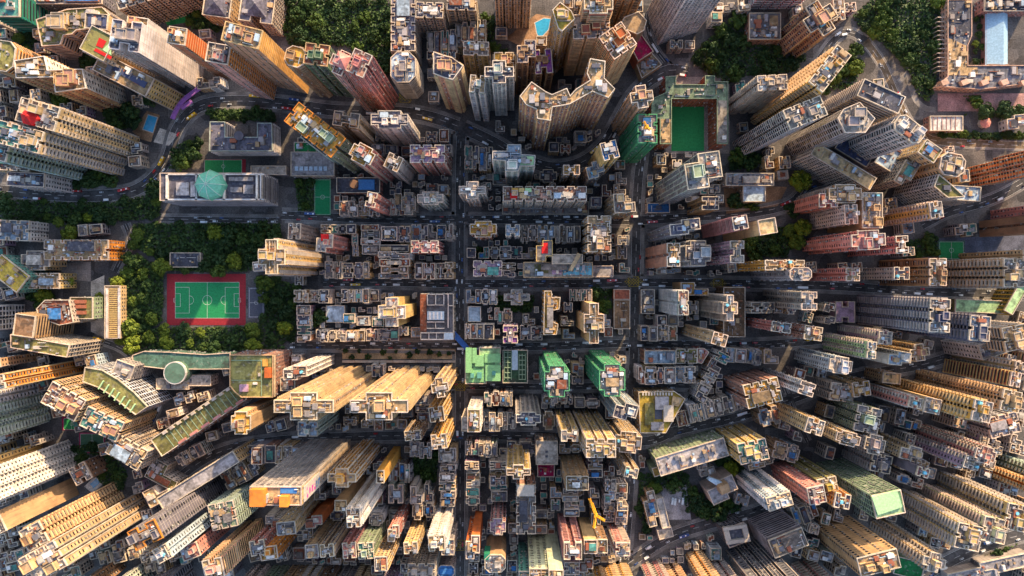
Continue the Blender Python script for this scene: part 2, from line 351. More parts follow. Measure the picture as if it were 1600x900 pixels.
def B(label, cx, cy, w, d, h, ang=0, s='r', f='p', c='cr', r='co', base=0, k='apartment_tower', cat=None, p=None, **kw):
    zz = 0 if base else h; sc = (H - zz) / F / 4
    if p:
        P_ = [W(x, y, zz) for x, y in p]; X = sum(q[0] for q in P_) / len(P_); Y = sum(q[1] for q in P_) / len(P_)
        return building(k, label, cat or k.split('_')[-1], (X, Y), [(x - X, y - Y) for x, y in P_], 0.0, h, f, c, r, **kw)
    return building(k, label, cat or k.split('_')[-1], W(cx, cy, zz), shape(s, w * sc / 2, d * sc / 2), -math.radians(ang), h, f, c, r, **kw)
ORD = "first second third fourth fifth sixth seventh eighth ninth tenth eleventh twelfth".split()
TC = ['gy','wb','pb','cr','gy','lv','mi','tn','wh','sl','gy','lb']; TN = dict(gy='grey', wb='off-white', pb='brown', cr='cream', lv='lilac-grey', mi='mint', tn='tan', wh='white', sl='slate', lb='bluish', pk='pink')
RC = ['co','dk','co','sa','wb','gy','dk','lb','bk','te','co','sl']; RN = dict(co='concrete', dk='dark', sa='sandy', wb='pale', gy='grey', lb='blue-grey', bk='rusty', te='green', sl='slate')
def ROW(where, x0, y0, x1, y1, n, h=(14, 26), ang=0, seed=None, cols=None, vert=None, gap=.04):
    rnd = random.Random(where if seed is None else seed); ver = (y1 - y0 > x1 - x0) if vert is None else vert
    cuts = [0]
    n = int(round(n * 1.2 + .01)) if n < 10 else n
    for i in range(n): cuts.append(cuts[-1] + rnd.uniform(.7, 1.35))
    cuts = [c / cuts[-1] for c in cuts]; hm = (h[0] + h[1]) / 2; sc = (H - hm) / F / 4
    cx, cy = W((x0+x1)/2, (y0+y1)/2, hm); w, d = abs(x1 - x0) * sc, abs(y1 - y0) * sc
    for i in range(n):
        hh = rnd.uniform(*h); c = rnd.choice(cols or TC); r = rnd.choice(RC); a, b = cuts[i], cuts[i+1]; sh = rnd.uniform(.84, 1.0)
        if ver: lx, ly, ww, dd = (rnd.uniform(-.04, .04) * w, d/2 - d*(a+b)/2, w * sh, d*(b-a)*(1-gap))
        else: lx, ly, ww, dd = (-w/2 + w*(a+b)/2, rnd.uniform(-.04, .04) * d, w*(b-a)*(1-gap), d * sh)
        A = -math.radians(ang); (ox, oy), = rot([(lx, ly)], A); st = rnd.choice(['r','z','l','n','h','y','i'] if min(ww, dd) > 6 else ['r','z','h'])
        pp = shape(st, ww/2, dd/2)
        if st in 'zl' and rnd.random() < .5: pp = [(-x, y) for x, y in pp]
        lab = f"{TN.get(c, 'grey')} tenement, {RN[r]} roof, {ORD[i]} from {'top' if ver else 'left'} {where}"
        building("tenement", lab, "tenement", (cx + ox, cy + oy), pp, A, hh, rnd.choice('pppdlg'), c, r, rf='c', fl=3.3, group="tenements " + where)
# ================================================================ ground, roads, pavements
def ground_mat():
    m, nt, b = nodes("ground_concrete", .95, .1); tc = N(nt, "ShaderNodeTexCoord").outputs["Object"]
    v = N(nt, "ShaderNodeTexVoronoi"); v.distance = 'CHEBYCHEV'; v.inputs["Scale"].default_value = .09; nt.links.new(tc, v.inputs[0])
    c = mixc(nt, 'MIX', ramp(nt, noise(nt, tc, .035, 4), [(.4,0.0),(.6,1.0)]), (.095,.088,.088), (.145,.128,.118))
    c = mixc(nt, 'MULTIPLY', 1.0, c, ramp(nt, v.outputs["Color"], [(.2,.6),(.8,1.2)])); c = mixc(nt, 'MULTIPLY', 1.0, c, ramp(nt, noise(nt, tc, .8, 5), [(.3,.6),(.7,1.25)]))
    nt.links.new(c, b.inputs[0]); return m
def asphalt(name, col, sc=.5):
    m, nt, b = nodes(name, .9, .2); tc = N(nt, "ShaderNodeTexCoord").outputs["Object"]
    c = mixc(nt, 'MULTIPLY', 1.0, col, ramp(nt, noise(nt, tc, sc, 6), [(.3,.65),(.7,1.3)])); c = mixc(nt, 'MULTIPLY', 1.0, c, ramp(nt, noise(nt, tc, .09, 5), [(.35,.62),(.65,1.35)]))
    nt.links.new(c, b.inputs[0]); return m
M_ROAD, M_PAVE, M_WARM = asphalt("asphalt", (.072,.067,.066)), asphalt("pavement_slabs", (.20,.18,.165), 1.5), asphalt("warm_lit_road", (.17,.12,.075))  # tan flyover surface is asphalt with warm sunlight painted into its colour
M_LINE, M_YEL = pmat('wh'), pmat('ye')
g = sheet("ground", [(-4000,-4000),(4000,-4000),(4000,4000),(-4000,4000)], 0, ground_mat()); tag(g, kind="structure")
def smooth(pts, step=5.0):
    P_ = [Vector(p) for p in pts]; out = []
    for i in range(len(P_) - 1):
        p0, p1, p2, p3 = P_[max(i-1, 0)], P_[i], P_[i+1], P_[min(i+2, len(P_)-1)]; n = max(1, int((p2 - p1).length / step))
        for k in range(n):
            s = k / n; out.append(.5 * ((2*p1) + (p2-p0)*s + (2*p0-5*p1+4*p2-p3)*s*s + (3*p1-p0-3*p2+p3)*s**3))
    return out + [P_[-1]]
def normals(c):
    r = []
    for i in range(len(c)):
        d = (c[min(i+1, len(c)-1)] - c[max(i-1, 0)]).normalized(); r.append(Vector((-d.y, d.x)))
    return r
ROADS = []
def road(name, where, w, pts, mat=None, pave=2.6, z=0.0, cars=.5, lane=True, oneway=False, group=None):
    ROADS.append(dict(name=name, where=where, w=w, c=smooth([P(x, y, z) for x, y in pts]), mat=mat or M_ROAD, pave=pave, z=z, cars=cars, lane=lane))
road("stepped_street","on the vertical street left of centre",9,[(722,196),(719,260),(718,440),(719,560),(719,700),(719,910)],cars=.35)
road("long_street","on the long vertical street right of centre",9,[(1003,236),(996,300),(993,440),(990,560),(987,640),(984,760),(978,840),(972,910)],cars=.45)
road("upper_street","on the upper cross street",8.5,[(440,336),(560,341),(720,343),(900,343),(1000,344),(1100,338),(1180,332),(1235,318),(1262,292),(1300,282),(1360,288)],cars=.55)
road("middle_street","on the middle cross street",8.5,[(505,441),(620,441),(720,443),(900,443),(1000,441),(1150,443),(1300,447),(1460,456),(1620,460)],cars=.6)
road("lower_street","on the cross street under the garden wall",8,[(452,539),(600,540),(720,541),(850,541),(1000,536),(1130,540),(1230,536),(1300,530)],cars=.6)
road("first_street","on the short street under the green market",7,[(700,603),(800,604),(900,604),(998,600),(1090,602)],cars=.4)
road("tram_street","on the wide street above the twin yellow slabs",9,[(250,770),(330,712),(420,690),(560,682),(720,680),(860,682),(1000,690),(1060,672),(1150,652),(1240,622),(1330,590),(1440,570),(1500,552)],cars=.5)
road("hillside_road","on the curved hillside road",11,[(-20,296),(60,303),(140,306),(212,297),(258,255),(278,200),(312,166),(370,158),(450,163),(520,172),(600,174),(660,180),(715,197),(770,222),(812,246),(862,262),(908,254),(944,226),(966,190),(988,152),(1012,128),(1045,110),(1075,112)],cars=.5)
road("park_road","on the narrow road beside the park",6,[(250,342),(320,343),(440,344)],cars=.8,pave=2)
road("park_lane","on the lane bending into the park",5.5,[(196,350),(203,370),(200,388),(188,408),(180,425)],cars=.4,pave=2)
road("curved_lane","on the lane curving round the stone podium",5,[(1010,20),(1014,55),(1030,85),(1046,104)],cars=.5,pave=1.5)
road("wood_road","on the road through the right wood",7,[(1236,150),(1262,120),(1300,66),(1326,50),(1352,64)],cars=.4,pave=2)
road("flyover","on the brown flyover in the right wood",7.5,[(1352,64),(1378,100),(1400,150),(1420,190),(1444,212),(1480,222),(1620,228)],mat=M_WARM,cars=.15,pave=1.2)
road("garden_lane","on the pale lane looping round the garden",5,[(1404,128),(1416,116),(1424,138),(1432,158),(1448,170),(1462,172)],mat=M_PAVE,cars=.0,pave=0,lane=False)
road("viaduct","on the curved viaduct at the right edge",9,[(1440,352),(1480,332),(1530,318),(1570,302),(1620,272)],cars=.4,pave=1.5)
road("sunny_road","on the sunny road under the chapel trees",10,[(968,890),(1000,868),(1050,838),(1110,818),(1180,800),(1250,770),(1330,750)],cars=.6)
road("corner_highway","on the highway in the lower right corner",12,[(1440,900),(1500,868),(1560,846),(1630,826)],cars=.4,pave=2)
road("diagonal_street","on the diagonal street beside the wedge block",6,[(1118,545),(1090,600),(1062,650),(1048,672)],cars=.5,pave=1.8)
road("side_street","on the side street beside the striped glass",5,[(1262,690),(1238,640),(1222,600)],cars=.3,pave=1.5)
road("left_lane","on the lane below the green sports hall",5.5,[(150,530),(200,552),(250,620),(200,720)],cars=.5,pave=1.5)
for r in ROADS:
    c = r['c']; nr = normals(c); hw = r['w'] / 2; r['n'] = nr
RP = np.array([(p.x, p.y, r['w'] / 2, i) for i, r in enumerate(ROADS) for a_, b_ in zip(r['c'], r['c'][1:] + r['c'][-1:]) for p in (a_, (a_ + b_) / 2)])
def on_road(x, y, skip=None, extra=0.0):
    d = (RP[:, 0] - x) ** 2 + (RP[:, 1] - y) ** 2 < (RP[:, 2] + extra) ** 2
    if skip is not None: d &= RP[:, 3] != ROADS.index(skip)
    return bool(d.any())
def off_road(c, extra):
    k = np.ones(len(c), bool)
    for X, Y, w, i in RP: k &= (c[:, 0] - X) ** 2 + (c[:, 1] - Y) ** 2 > (w + extra) ** 2
    return k
for i, r in enumerate(ROADS):
    c, nr, hw = r['c'], r['n'], r['w'] / 2; z = .01 + .004 * i
    q = Q(); L = [p + n*hw for p, n in zip(c, nr)]; R = [p - n*hw for p, n in zip(c, nr)]
    q.quads([[(R[k].x, R[k].y, z), (R[k+1].x, R[k+1].y, z), (L[k+1].x, L[k+1].y, z), (L[k].x, L[k].y, z)] for k in range(len(c)-1)])
    ro = tag(q.build("road", [r['mat']]), kind="structure"); r['o'] = ro
    q = Q(); ln = Q()
    for sg in (-1, 1):
        for k in range(len(c)-1):
            if not r['pave']: break
            m = (c[k] + c[k+1]) / 2 + sg * (nr[k] * (hw + r['pave'] / 2))
            if on_road(m.x, m.y, r, .4): continue
            a0, a1 = c[k] + sg*nr[k]*hw, c[k+1] + sg*nr[k+1]*hw; b0, b1 = c[k] + sg*nr[k]*(hw+r['pave']), c[k+1] + sg*nr[k+1]*(hw+r['pave'])
            q.quads([[(a0.x,a0.y,.13),(a1.x,a1.y,.13),(b1.x,b1.y,.13),(b0.x,b0.y,.13)], [(a0.x,a0.y,0),(a1.x,a1.y,0),(a1.x,a1.y,.13),(a0.x,a0.y,.13)]])
    if q.n: tag(q.build("pavement", [M_PAVE]), kind="structure")
    if r['lane']:
        for k in range(0, len(c)-1):
            m = (c[k] + c[k+1]) / 2
            if on_road(m.x, m.y, r, .5): continue
            offs = [(0, .12)] if k % 2 == 0 else []
            for o, wl in offs + [(hw - .5, .1), (-hw + .5, .1)]:
                a0, a1 = c[k] + nr[k]*o, c[k+1] + nr[k+1]*o; n0 = nr[k] * wl
                ln.quads([[((a0-n0).x,(a0-n0).y,.11),((a1-n0).x,(a1-n0).y,.11),((a1+n0).x,(a1+n0).y,.11),((a0+n0).x,(a0+n0).y,.11)]])
        if ln.n: tag(ln.build("lane_marking", [M_LINE]), kind="structure")
def yellow_box(x, y, s):
    q = Q(); cx, cy = P(x, y); z = .118
    for k in range(-3, 4):
        o = k * s / 3.5; l = s - abs(o) 
        for sg in (-1, 1):
            a = Vector((o - l/1.0*.5, sg * (-l*.5))) ; b = Vector((o + l*.5, sg * (l*.5))); d = (b - a)
            if d.length < .1: continue
            n = Vector((-d.y, d.x)).normalized() * .16
            q.quads([[(cx+(a-n).x, cy+(a-n).y, z), (cx+(b-n).x, cy+(b-n).y, z), (cx+(b+n).x, cy+(b+n).y, z), (cx+(a+n).x, cy+(a+n).y, z)]]); z += .0015
    for sx, sy in ((1,0),(-1,0),(0,1),(0,-1)):
        h = s/2; q.box(cx + sx*h - (.15 if sx else h), cy + sy*h - (.15 if sy else h), .11, cx + sx*h + (.15 if sx else h), cy + sy*h + (.15 if sy else h), .115)
    tag(q.build("yellow_box_marking", [M_YEL]), kind="structure")
for b_ in ((719,852,9), (719,603,8), (990,440,8.5), (633,152,9), (1122,443,8)): yellow_box(*b_)
# ---------------------------------------------------------------- courts, pools, yards
def px(pts, z=0.0): return [P(x, y, z) for x, y in pts]
KEEP = []
def yard(name, pts, key, z=.06, m=None): KEEP.append(px(pts)); return tag(sheet(name, px(pts), z, m or asphalt("yard_" + key, PAL[key], .9)), kind="structure")
def court(label, x0, y0, x1, y1, rim, inner, iz=(0,0,0,0), lines=None, z=.2):
    KEEP.append(px([(x0,y0),(x1,y0),(x1,y1),(x0,y1)])); root = empty("sports_court", (0,0,0)); tag(root, label, "court")
    obj_ = prism("surround", px([(x0,y0),(x1,y0),(x1,y1),(x0,y1)]), 0, z, pmat(rim), root)
    a, b, c, d = iz; prism("playing_surface", px([(x0+a,y0+b),(x1-c,y0+b),(x1-c,y1-d),(x0+a,y1-d)]), z - .1, z + .01, pmat(inner), root)
    q = Q(); X0, Y0 = P(x0+a, y1-d); X1, Y1 = P(x1-c, y0+b); zz = z + .02; w = .10
    def seg(ax, ay, bx, by): q.box(min(ax,bx)-w, min(ay,by)-w, zz-.005, max(ax,bx)+w, max(ay,by)+w, zz)
    def circ(cx, cy, r, a0=0, a1=2*math.pi, n=28):
        for i in range(n):
            u, v = a0 + (a1-a0)*i/n, a0 + (a1-a0)*(i+1)/n
            q.quads([[(cx+(r-w)*math.cos(u), cy+(r-w)*math.sin(u), zz), (cx+(r+w)*math.cos(u), cy+(r+w)*math.sin(u), zz), (cx+(r+w)*math.cos(v), cy+(r+w)*math.sin(v), zz), (cx+(r-w)*math.cos(v), cy+(r-w)*math.sin(v), zz)]])
    if lines:
        seg(X0,Y0,X1,Y0); zz += .003; seg(X1,Y0,X1,Y1); zz += .003; seg(X0,Y1,X1,Y1); zz += .003; seg(X0,Y0,X0,Y1); zz += .003
        mx, my = (X0+X1)/2, (Y0+Y1)/2; seg(mx,Y0,mx,Y1) if X1-X0 > Y1-Y0 else seg(X0,my,X1,my); zz += .003
        circ(mx, my, min(X1-X0, Y1-Y0) * .13); zz += .003
        if lines == 'soccer':
            for sg, xe in ((1, X0), (-1, X1)):
                hh = (Y1-Y0); bx = xe + sg*(X1-X0)*.22; seg(xe, my-hh*.36, bx, my-hh*.36); seg(xe, my+hh*.36, bx, my+hh*.36); zz += .003; seg(bx, my-hh*.36, bx, my+hh*.36); zz += .003
                bx = xe + sg*(X1-X0)*.08; seg(xe, my-hh*.18, bx, my-hh*.18); seg(xe, my+hh*.18, bx, my+hh*.18); zz += .003; seg(bx, my-hh*.18, bx, my+hh*.18); zz += .003
                circ(xe + sg*(X1-X0)*.22, my, hh*.12, -math.pi/2 if sg > 0 else math.pi/2, math.pi/2 if sg > 0 else 1.5*math.pi, 14)
                go = Q(); gy = hh * .06; gx = xe - sg*1.2
                for yy in (my-gy, my+gy): go.bar((xe, yy, z), (xe, yy, z+2.2), .09); go.bar((xe, yy, z+2.2), (gx, yy, z), .06)
                go.bar((xe, my-gy, z+2.2), (xe, my+gy, z+2.2), .09); go.bar((gx, my-gy, z+.05), (gx, my+gy, z+.05), .06); go.build("goal", [pmat('wh')], root)
        q.build("line_marking", [pmat('wh')], root)
    return root
PAL['pg'] = (.015,.25,.085); PAL['pr'] = (.30,.02,.028)
court("green soccer pitch with red surround in the park", 261,428,384,508,'pr','pg',(13,13,10,11),'soccer')
court("dark basketball court right of the soccer pitch", 388,449,413,497,'sl','dk',(2,2,2,2),'b')
court("green and maroon ball court above the dome building", 320,249,384,271,'pr','gr',(0,1,6,1),'b')
court("bright green tennis court below the skylight hall", 491,280,517,336,'gr','pg',(1,1,1,1),'b')
court("deep green walled court inside the green-roofed building", 1049,164,1100,236,'gr','gr',(1,1,1,1),None)
court("dark green court among the trees at the right", 1466,376,1507,406,'dgn','gr',(2,2,2,2),'b')
court("small green court beside the brown balcony tower", 97,651,125,672,'mg','gr',(3,3,1,1),'b')
court("sunken green court above the cream cluttered tower", 124,676,164,708,'mg','dgn',(2,2,2,2),'b')
def water_mat():
    m, nt, b = nodes("pool_water", .06, .6); tc = N(nt, "ShaderNodeTexCoord").outputs["Object"]
    nt.links.new(mixc(nt, 'MULTIPLY', 1.0, (.035,.30,.50), ramp(nt, noise(nt, tc, .5, 3), [(.3,.85),(.7,1.15)])), b.inputs[0]); return m
M_WATER = water_mat()
def pool(label, deck, water, rim='br'):
    KEEP.append(px(deck)); root = empty("swimming_pool", (0,0,0)); tag(root, label, "pool")
    prism("deck", px(deck), 0, .35, asphalt("deck_" + rim, PAL[rim], .8), root); prism("coping", offset(ccw(px(water)), .7), .2, .45, pmat('wb'), root); prism("water", px(water), .2, .46, M_WATER, root)
pool("small blue pool with brown deck by the curved hillside road", [(207,206),(230,173),(250,180),(236,222),(222,218)], [(232,180),(246,184),(239,207),(224,202)])
pool("blue pointed pool in the garden beside the round-bayed tower", [(790,60),(838,22),(862,26),(860,60),(838,66),(812,72)], [(836,36),(850,29),(860,30),(857,46),(843,61),(839,52)])
pool("small dark pool beside the longest gold slab", [(132,760),(150,742),(163,755),(144,770)], [(141,756),(151,747),(157,754),(146,763)], 'wb')
yard("yard", [(96,412),(142,409),(142,440),(96,436)], 'co'); yard("yard", [(250,200),(278,210),(264,228),(240,222)], 'wb'); yard("yard", [(1465,372),(1600,368),(1600,397),(1465,398)], 'dk', .02)
yard("garden_bed", [(535,545),(712,545),(712,561),(535,561)], 'sa', .1); yard("yard", [(1030,758),(1072,758),(1080,812),(1045,812)], 'gy', .05); yard("plaza", [(1465,146),(1600,146),(1600,174),(1465,174)], 'pv', .2)
yard("plaza", [(142,440),(163,430),(163,528),(142,518)], 'wb', .05); yard("path", [(184,432),(190,418),(197,425),(190,470),(188,520),(182,520)], 'wb', .04); yard("lawn", [(250,22),(306,8),(320,30),(262,40)], 'gr', .03); yard("yard", [(1040,120),(1140,120),(1140,240),(1040,240)], 'co', .02)
yard("yard", [(1130,290),(1230,292),(1215,322),(1135,334)], 'br', .03)
KEEP.append(px([(1465,0),(1600,0),(1600,222),(1465,222)])); KEEP.append(px([(1400,125),(1470,125),(1470,215),(1420,200)])); KEEP.append(px([(1130,285),(1300,285),(1300,345),(1130,345)])); KEEP.append(px([(1000,730),(1100,730),(1100,830),(1000,830)]))
KEEP.append(px([(290,178),(445,178),(445,275),(290,275)])); KEEP.append(px([(246,255),(450,255),(450,350),(246,350)]))
# ================================================================ towers and blocks, tile by tile
t(0,0)
B("cream block with stepped courtyard and green roof garden in the far corner",0,0,0,0,34,p=[(230,125),(420,60),(640,45),(690,95),(660,170),(480,190),(455,215),(400,220),(380,280),(265,290)],f='l',c='cr',r='ol',k='residential_block')
B("small block with dark solar panels beside the stepped courtyard block",605,135,140,95,42,5,'r','b','cr','sl',rf='b',k='residential_block')
B("long cream slab with window rows at the top edge left of the lawn",960,-60,480,110,40,-17,'n','g','cr','co',k='residential_block')
B("building under dark teal netting in the top left corner",40,30,170,150,40,0,'r','l','nt','te',rf='b')
B("long dark-roofed low block along the top edge left of the cream slab",430,-5,420,60,20,0,'r','p','sl','dk',rf='c',k='residential_block')
B("orange rounded block with planted roof at the left edge",20,350,150,190,45,8,'o','l','og','ol',rf='b')
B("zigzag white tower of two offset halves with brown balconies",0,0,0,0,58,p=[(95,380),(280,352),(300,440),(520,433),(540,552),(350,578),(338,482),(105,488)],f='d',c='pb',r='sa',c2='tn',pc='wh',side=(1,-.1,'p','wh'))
B("tower with red and lime painted roof beside the white slabs",615,272,170,165,66,28,'r','d','cr','ol',rf='n')
B("cream block with a band of blue panels on its long roof",775,465,370,125,52,27,'r','f','yl','tn',rf='b')
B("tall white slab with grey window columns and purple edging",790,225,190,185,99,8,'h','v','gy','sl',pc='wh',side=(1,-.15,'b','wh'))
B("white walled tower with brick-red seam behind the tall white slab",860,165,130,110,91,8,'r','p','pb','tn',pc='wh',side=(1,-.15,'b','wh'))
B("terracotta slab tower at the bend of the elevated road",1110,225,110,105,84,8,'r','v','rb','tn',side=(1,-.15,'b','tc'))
B("cream comb-balcony slab crowned by a red hexagonal pavilion",240,715,250,150,105,16,'n','d','cr','co')
B("long cream slab tower below the red-crowned slab, teal roof",120,855,290,140,106,15,'n','d','cr','te')
t(0,1)
B("greenish cream slab tower at left edge above the hillside road",-70,25,250,120,96,14,'n','d','gn','co')
B("low block with blue-grey roof shed beside the hillside road",165,222,230,85,38,3,'r','p','wh','sl',rf='c',k='residential_block')
B("cream block behind the blue-shed block at the left edge",60,120,250,90,40,3,'n','p','cr','co',rf='c',k='residential_block')
B("white block with pale blue roof rooms below the left wood",85,540,200,125,24,2,'n','p','wh','lb',rf='c',k='residential_block')
B("ornate cream and orange villa block above the grey court",480,662,400,125,24,0,'n','p','og','tn',rf='c',k='residential_block')
B("cream gabled villa left of the ornate orange villa",225,728,175,120,22,0,'y','p','cr','co',rf='c',k='residential_block')
B("yellow-roofed slab with teal wall at the left edge",60,810,220,130,32,38,'r','p','te','go',rf='b',k='residential_block')
B("cream villa block with terraces under the gabled villa",275,855,200,95,22,0,'n','p','yl','tn',rf='c',k='residential_block')
B("low hut with dark deck at the top of the park pitch",1160,725,190,90,6,0,'r','b','gy','dk',rf='b',k='park_pavilion')
t(1,0)
B("slate-roofed cream hall left half at the top edge",80,30,170,150,26,8,'r','p','cr','sl',rf='b',k='institution_hall')
B("slate-roofed cream hall right half beside the wood",330,40,210,200,28,8,'h','g','cr','sl',rf='b',k='institution_hall')
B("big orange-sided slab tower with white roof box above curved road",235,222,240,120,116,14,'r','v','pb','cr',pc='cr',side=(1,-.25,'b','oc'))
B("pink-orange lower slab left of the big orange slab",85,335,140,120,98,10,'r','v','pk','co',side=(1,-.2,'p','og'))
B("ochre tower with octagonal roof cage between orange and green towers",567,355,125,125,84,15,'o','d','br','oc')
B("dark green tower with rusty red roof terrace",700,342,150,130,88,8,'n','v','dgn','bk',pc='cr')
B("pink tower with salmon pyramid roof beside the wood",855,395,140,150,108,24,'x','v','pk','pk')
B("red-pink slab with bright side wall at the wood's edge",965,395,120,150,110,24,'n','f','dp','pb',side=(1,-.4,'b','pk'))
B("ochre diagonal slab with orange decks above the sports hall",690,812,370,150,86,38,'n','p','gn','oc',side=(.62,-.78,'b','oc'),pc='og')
B("peach tower with white dish roof at the ochre slab's end",985,965,150,120,92,28,'y','f','pk','oc')
B("low green annex wall block under the ochre slab",700,890,200,70,40,38,'r','l','gn','co',rf='c')
B("cream tower with square roof block above the pink cross tower",885,748,160,90,65,8,'h','d','cr','co')
B("white-framed tower with orange roof room beside the curved road",1155,748,230,110,70,0,'y','v','wh','sl')
B("slate-roofed U-shaped school with pale gutters",0,0,0,0,20,p=[(35,762),(128,762),(128,858),(330,858),(330,770),(420,770),(425,945),(30,945)],f='l',c='wh',r='sl',rf='b',k='school_building',cat='school',pc='mi')
t(2,0)
B("narrow terrace with purple-grey roofs left of the dark alleys",-40,150,150,340,40,0,'n','g','lv','sl',rf='c',k='residential_block')
B("grey round-fronted tower at the end of the narrow terrace",-40,420,155,190,48,0,'o','l','gy','lb',k='residential_block')
B("cream block with rooftop sheds between the two dark alleys",125,65,170,95,46,2,'n','g','cr','sl',rf='c',k='residential_block')
ROW("in the column between the dark alleys",105,185,300,380,3,(18,26))
B("cream block right of the alleys at the top edge",325,20,180,90,44,2,'n','g','cr','sl',rf='c',k='residential_block')
ROW("in the column right of the alleys",285,135,480,300,3,(18,26))
B("yellow ribbed tower behind the mint towers",415,305,155,85,75,2,'n','f','yl','co')
B("pinkish tan tower with orange roof room above the road fork",0,0,0,0,97,p=[(150,325),(205,345),(268,362),(335,412),(272,500),(215,485),(150,460)],f='d',c='pb',r='sl')
B("slim mint and white tower beside the larger mint tower",425,525,95,105,90,5,'h','g','mi','tn')
B("mint cross-plan tower with white ribs and roof crown",560,450,180,140,98,0,'x','g','mi','sl')
B("ochre roofed tower behind the mint cross tower",590,385,120,110,78,0,'n','d','pb','oc')
B("brown tower with white dish on its roof by the pool garden",730,322,115,140,88,0,'z','f','br','sl')
B("brown lower tower with purple deck right of the dish tower",835,385,110,150,60,-5,'h','f','br','vi')
B("round-bayed cream tower beside the garden pool, top edge",645,-265,250,160,112,0,'n','v','cr','co')
B("tall cream tower with gold roof beside the garden pool",0,0,0,0,106,p=[(893,65),(940,15),(1010,70),(1032,120),(952,197),(928,178)],f='f',c='yl',r='go')
B("brick-red tower with planted roof right of the gold roof tower",1135,165,230,150,90,-3,'n','l','rb','co')
B("cream-topped brick tower at the top edge above the planted roof",1180,20,180,130,112,0,'y','l','rb','cr')
B("crescent of joined pinkish cream towers inside the road loop",0,0,0,0,112,p=[(690,602),(762,513),(852,575),(890,592),(982,553),(1003,600),(1040,558),(1128,503),(1108,460),(1128,368),(1222,384),(1216,490),(1282,556),(1242,612),(1142,572),(1000,652),(892,670),(880,755),(798,742),(792,682),(728,655)],f='f',c='pb',r='tn')
t(3,0)
B("orange brick tower left of the red roof court",20,255,170,170,96,-35,'n','l','tc','tn')
B("low block with dark red roof court by the curved lane",0,0,0,0,22,p=[(150,190),(243,322),(148,384),(100,290)],f='b',c='rb',r='mg',rf='n',k='podium_block')
B("stone terrace podium below the red roof court",0,0,0,0,12,p=[(135,395),(235,335),(295,405),(170,490)],f='b',c='tn',r='sa',rf='c',k='podium_block')
B("brown block with honeycomb tiled roof by the curved lane",0,0,0,0,60,p=[(35,170),(60,110),(150,75),(200,130),(185,190),(140,215)],f='b',c='br',r='sa',rf='n')
B("dark tan grid tower leaving the top edge above the brick towers",70,-130,230,170,75,-5,'n','g','tn','co')
B("big pale grey gridded L-shaped tower at the top edge",552,-180,300,260,98,-18,'l','g','gy','sa',c2='wh')
B("grey roof deck with air conditioners in front of red tower",940,165,195,165,14,0,'r','p','pb','gy',rf='c',k='podium_block')
B("red and white striped tower at the top edge above wood",985,5,290,100,70,0,'n','l','rd','co',base=1,c2='wh')
B("pink-brown tower with white parapets beside the upper road",1285,115,200,210,56,-32,'x','f','pb','co')
B("slim tower with cream lit side and cluttered white roof",985,518,185,95,70,-3,'n','d','wb','wh')
B("long orange slab tower behind the pale roofed slim tower",1345,430,110,290,118,38,'n','d','oc','co')
B("cream tower with white framed roof left of the green court",170,605,140,140,96,-8,'x','v','pb','co')
B("construction tower wrapped in green netting with orange roof machine",205,805,120,180,85,0,'n','g','ng','co',rf='c',c2='nl',pc='nl')
t(4,0)
B("slab with long dark roof deck and white rim below the flyover",385,603,280,115,88,24,'r','l','cr','dk',rf='b')
B("white tower with round dish on stepped roof",0,0,0,0,95,p=[(150,682),(250,640),(345,742),(285,830),(160,830),(112,740)],f='c',c='gy',c2='wh',r='wb')
t(3,0)
B("dark windowed slab with white stepped roof behind the court building",1190,705,250,130,112,-22,'n','c','gy','wb',c2='wh')
t(4,0)
B("white tower with rounded roof edges above the terracotta slab",560,808,200,115,92,38,'o','g','wh','wb')
t(4,1)
B("long white school wing with gridded wall below dark court",150,140,430,85,42,31,'r','g','wh','cr',rf='b',k='school_building',cat='school')
B("school block with deep blue roof court",225,35,230,120,24,31,'r','b','sl','nv',rf='b',k='school_building',cat='school')
B("school block with blue-grey sloping roof beside the blue court",450,90,160,150,30,31,'r','p','gy','lb',rf='b',k='school_building',cat='school')
B("cream stepped block between grey roof and triangular building",555,165,90,200,44,31,'z','g','wb','cr',rf='c')
B("triangular white building with green roof terrace",0,0,0,0,58,p=[(745,190),(835,265),(905,330),(800,335),(715,265)],f='g',c='wh',r='ol',rf='b')
B("cream roof block with small green patch above triangular building",690,45,120,100,60,35,'r','p','cr','ol',rf='c')
B("white-rimmed block with brown roof rooms beside terracotta slab",830,130,155,140,60,10,'o','p','cr','wb',rf='t')
B("blue-grey roofed low block beside the curved rail viaduct",910,308,190,90,36,4,'r','p','wh','lb',rf='b')
B("terracotta slab with window column at the right edge",1010,200,160,125,115,-8,'n','v','tc','tn',base=1)
B("dark red slab behind the terracotta slab, right edge",1180,105,180,55,110,-8,'n','v','rb','tn',base=1)
B("slim cream tower with yellow window rows beside the viaduct",728,412,78,98,68,-8,'h','d','yl','co')
B("cream cluster tower with many roof rooms left of tan tower",160,312,200,115,60,0,'y','d','cr','tn')
B("small pink roofed tower below the cream cluster tower",55,352,115,85,58,0,'h','p','pk','pk')
B("white tower with punched windows below the small pink tower",196,440,80,120,62,-3,'h','p','wh','wb')
B("broad tan blank-sided tower with green roof shed",330,415,125,220,60,0,'r','b','tn','wb')
B("large pink tower with salmon stepped roof",305,600,210,120,87,-3,'y','p','pk','pk')
B("lilac-pink tower with orange-red roof end, right of large pink",515,628,75,108,76,-3,'i','p','pk','bk')
B("pink-tan slim tower, left of the pale slim tower",208,815,82,82,66,0,'n','p','pk','tn')
B("pale slim tower with dark roof hatch beside brown ribbed tower",512,808,95,78,60,0,'h','p','wb','sl')
B("broad brown ribbed tower with blue roof patch",738,800,105,170,72,0,'n','f','br','cr')
B("broad cream tower with pale blue roof at right edge",1220,805,140,175,74,0,'n','d','cr','wb')
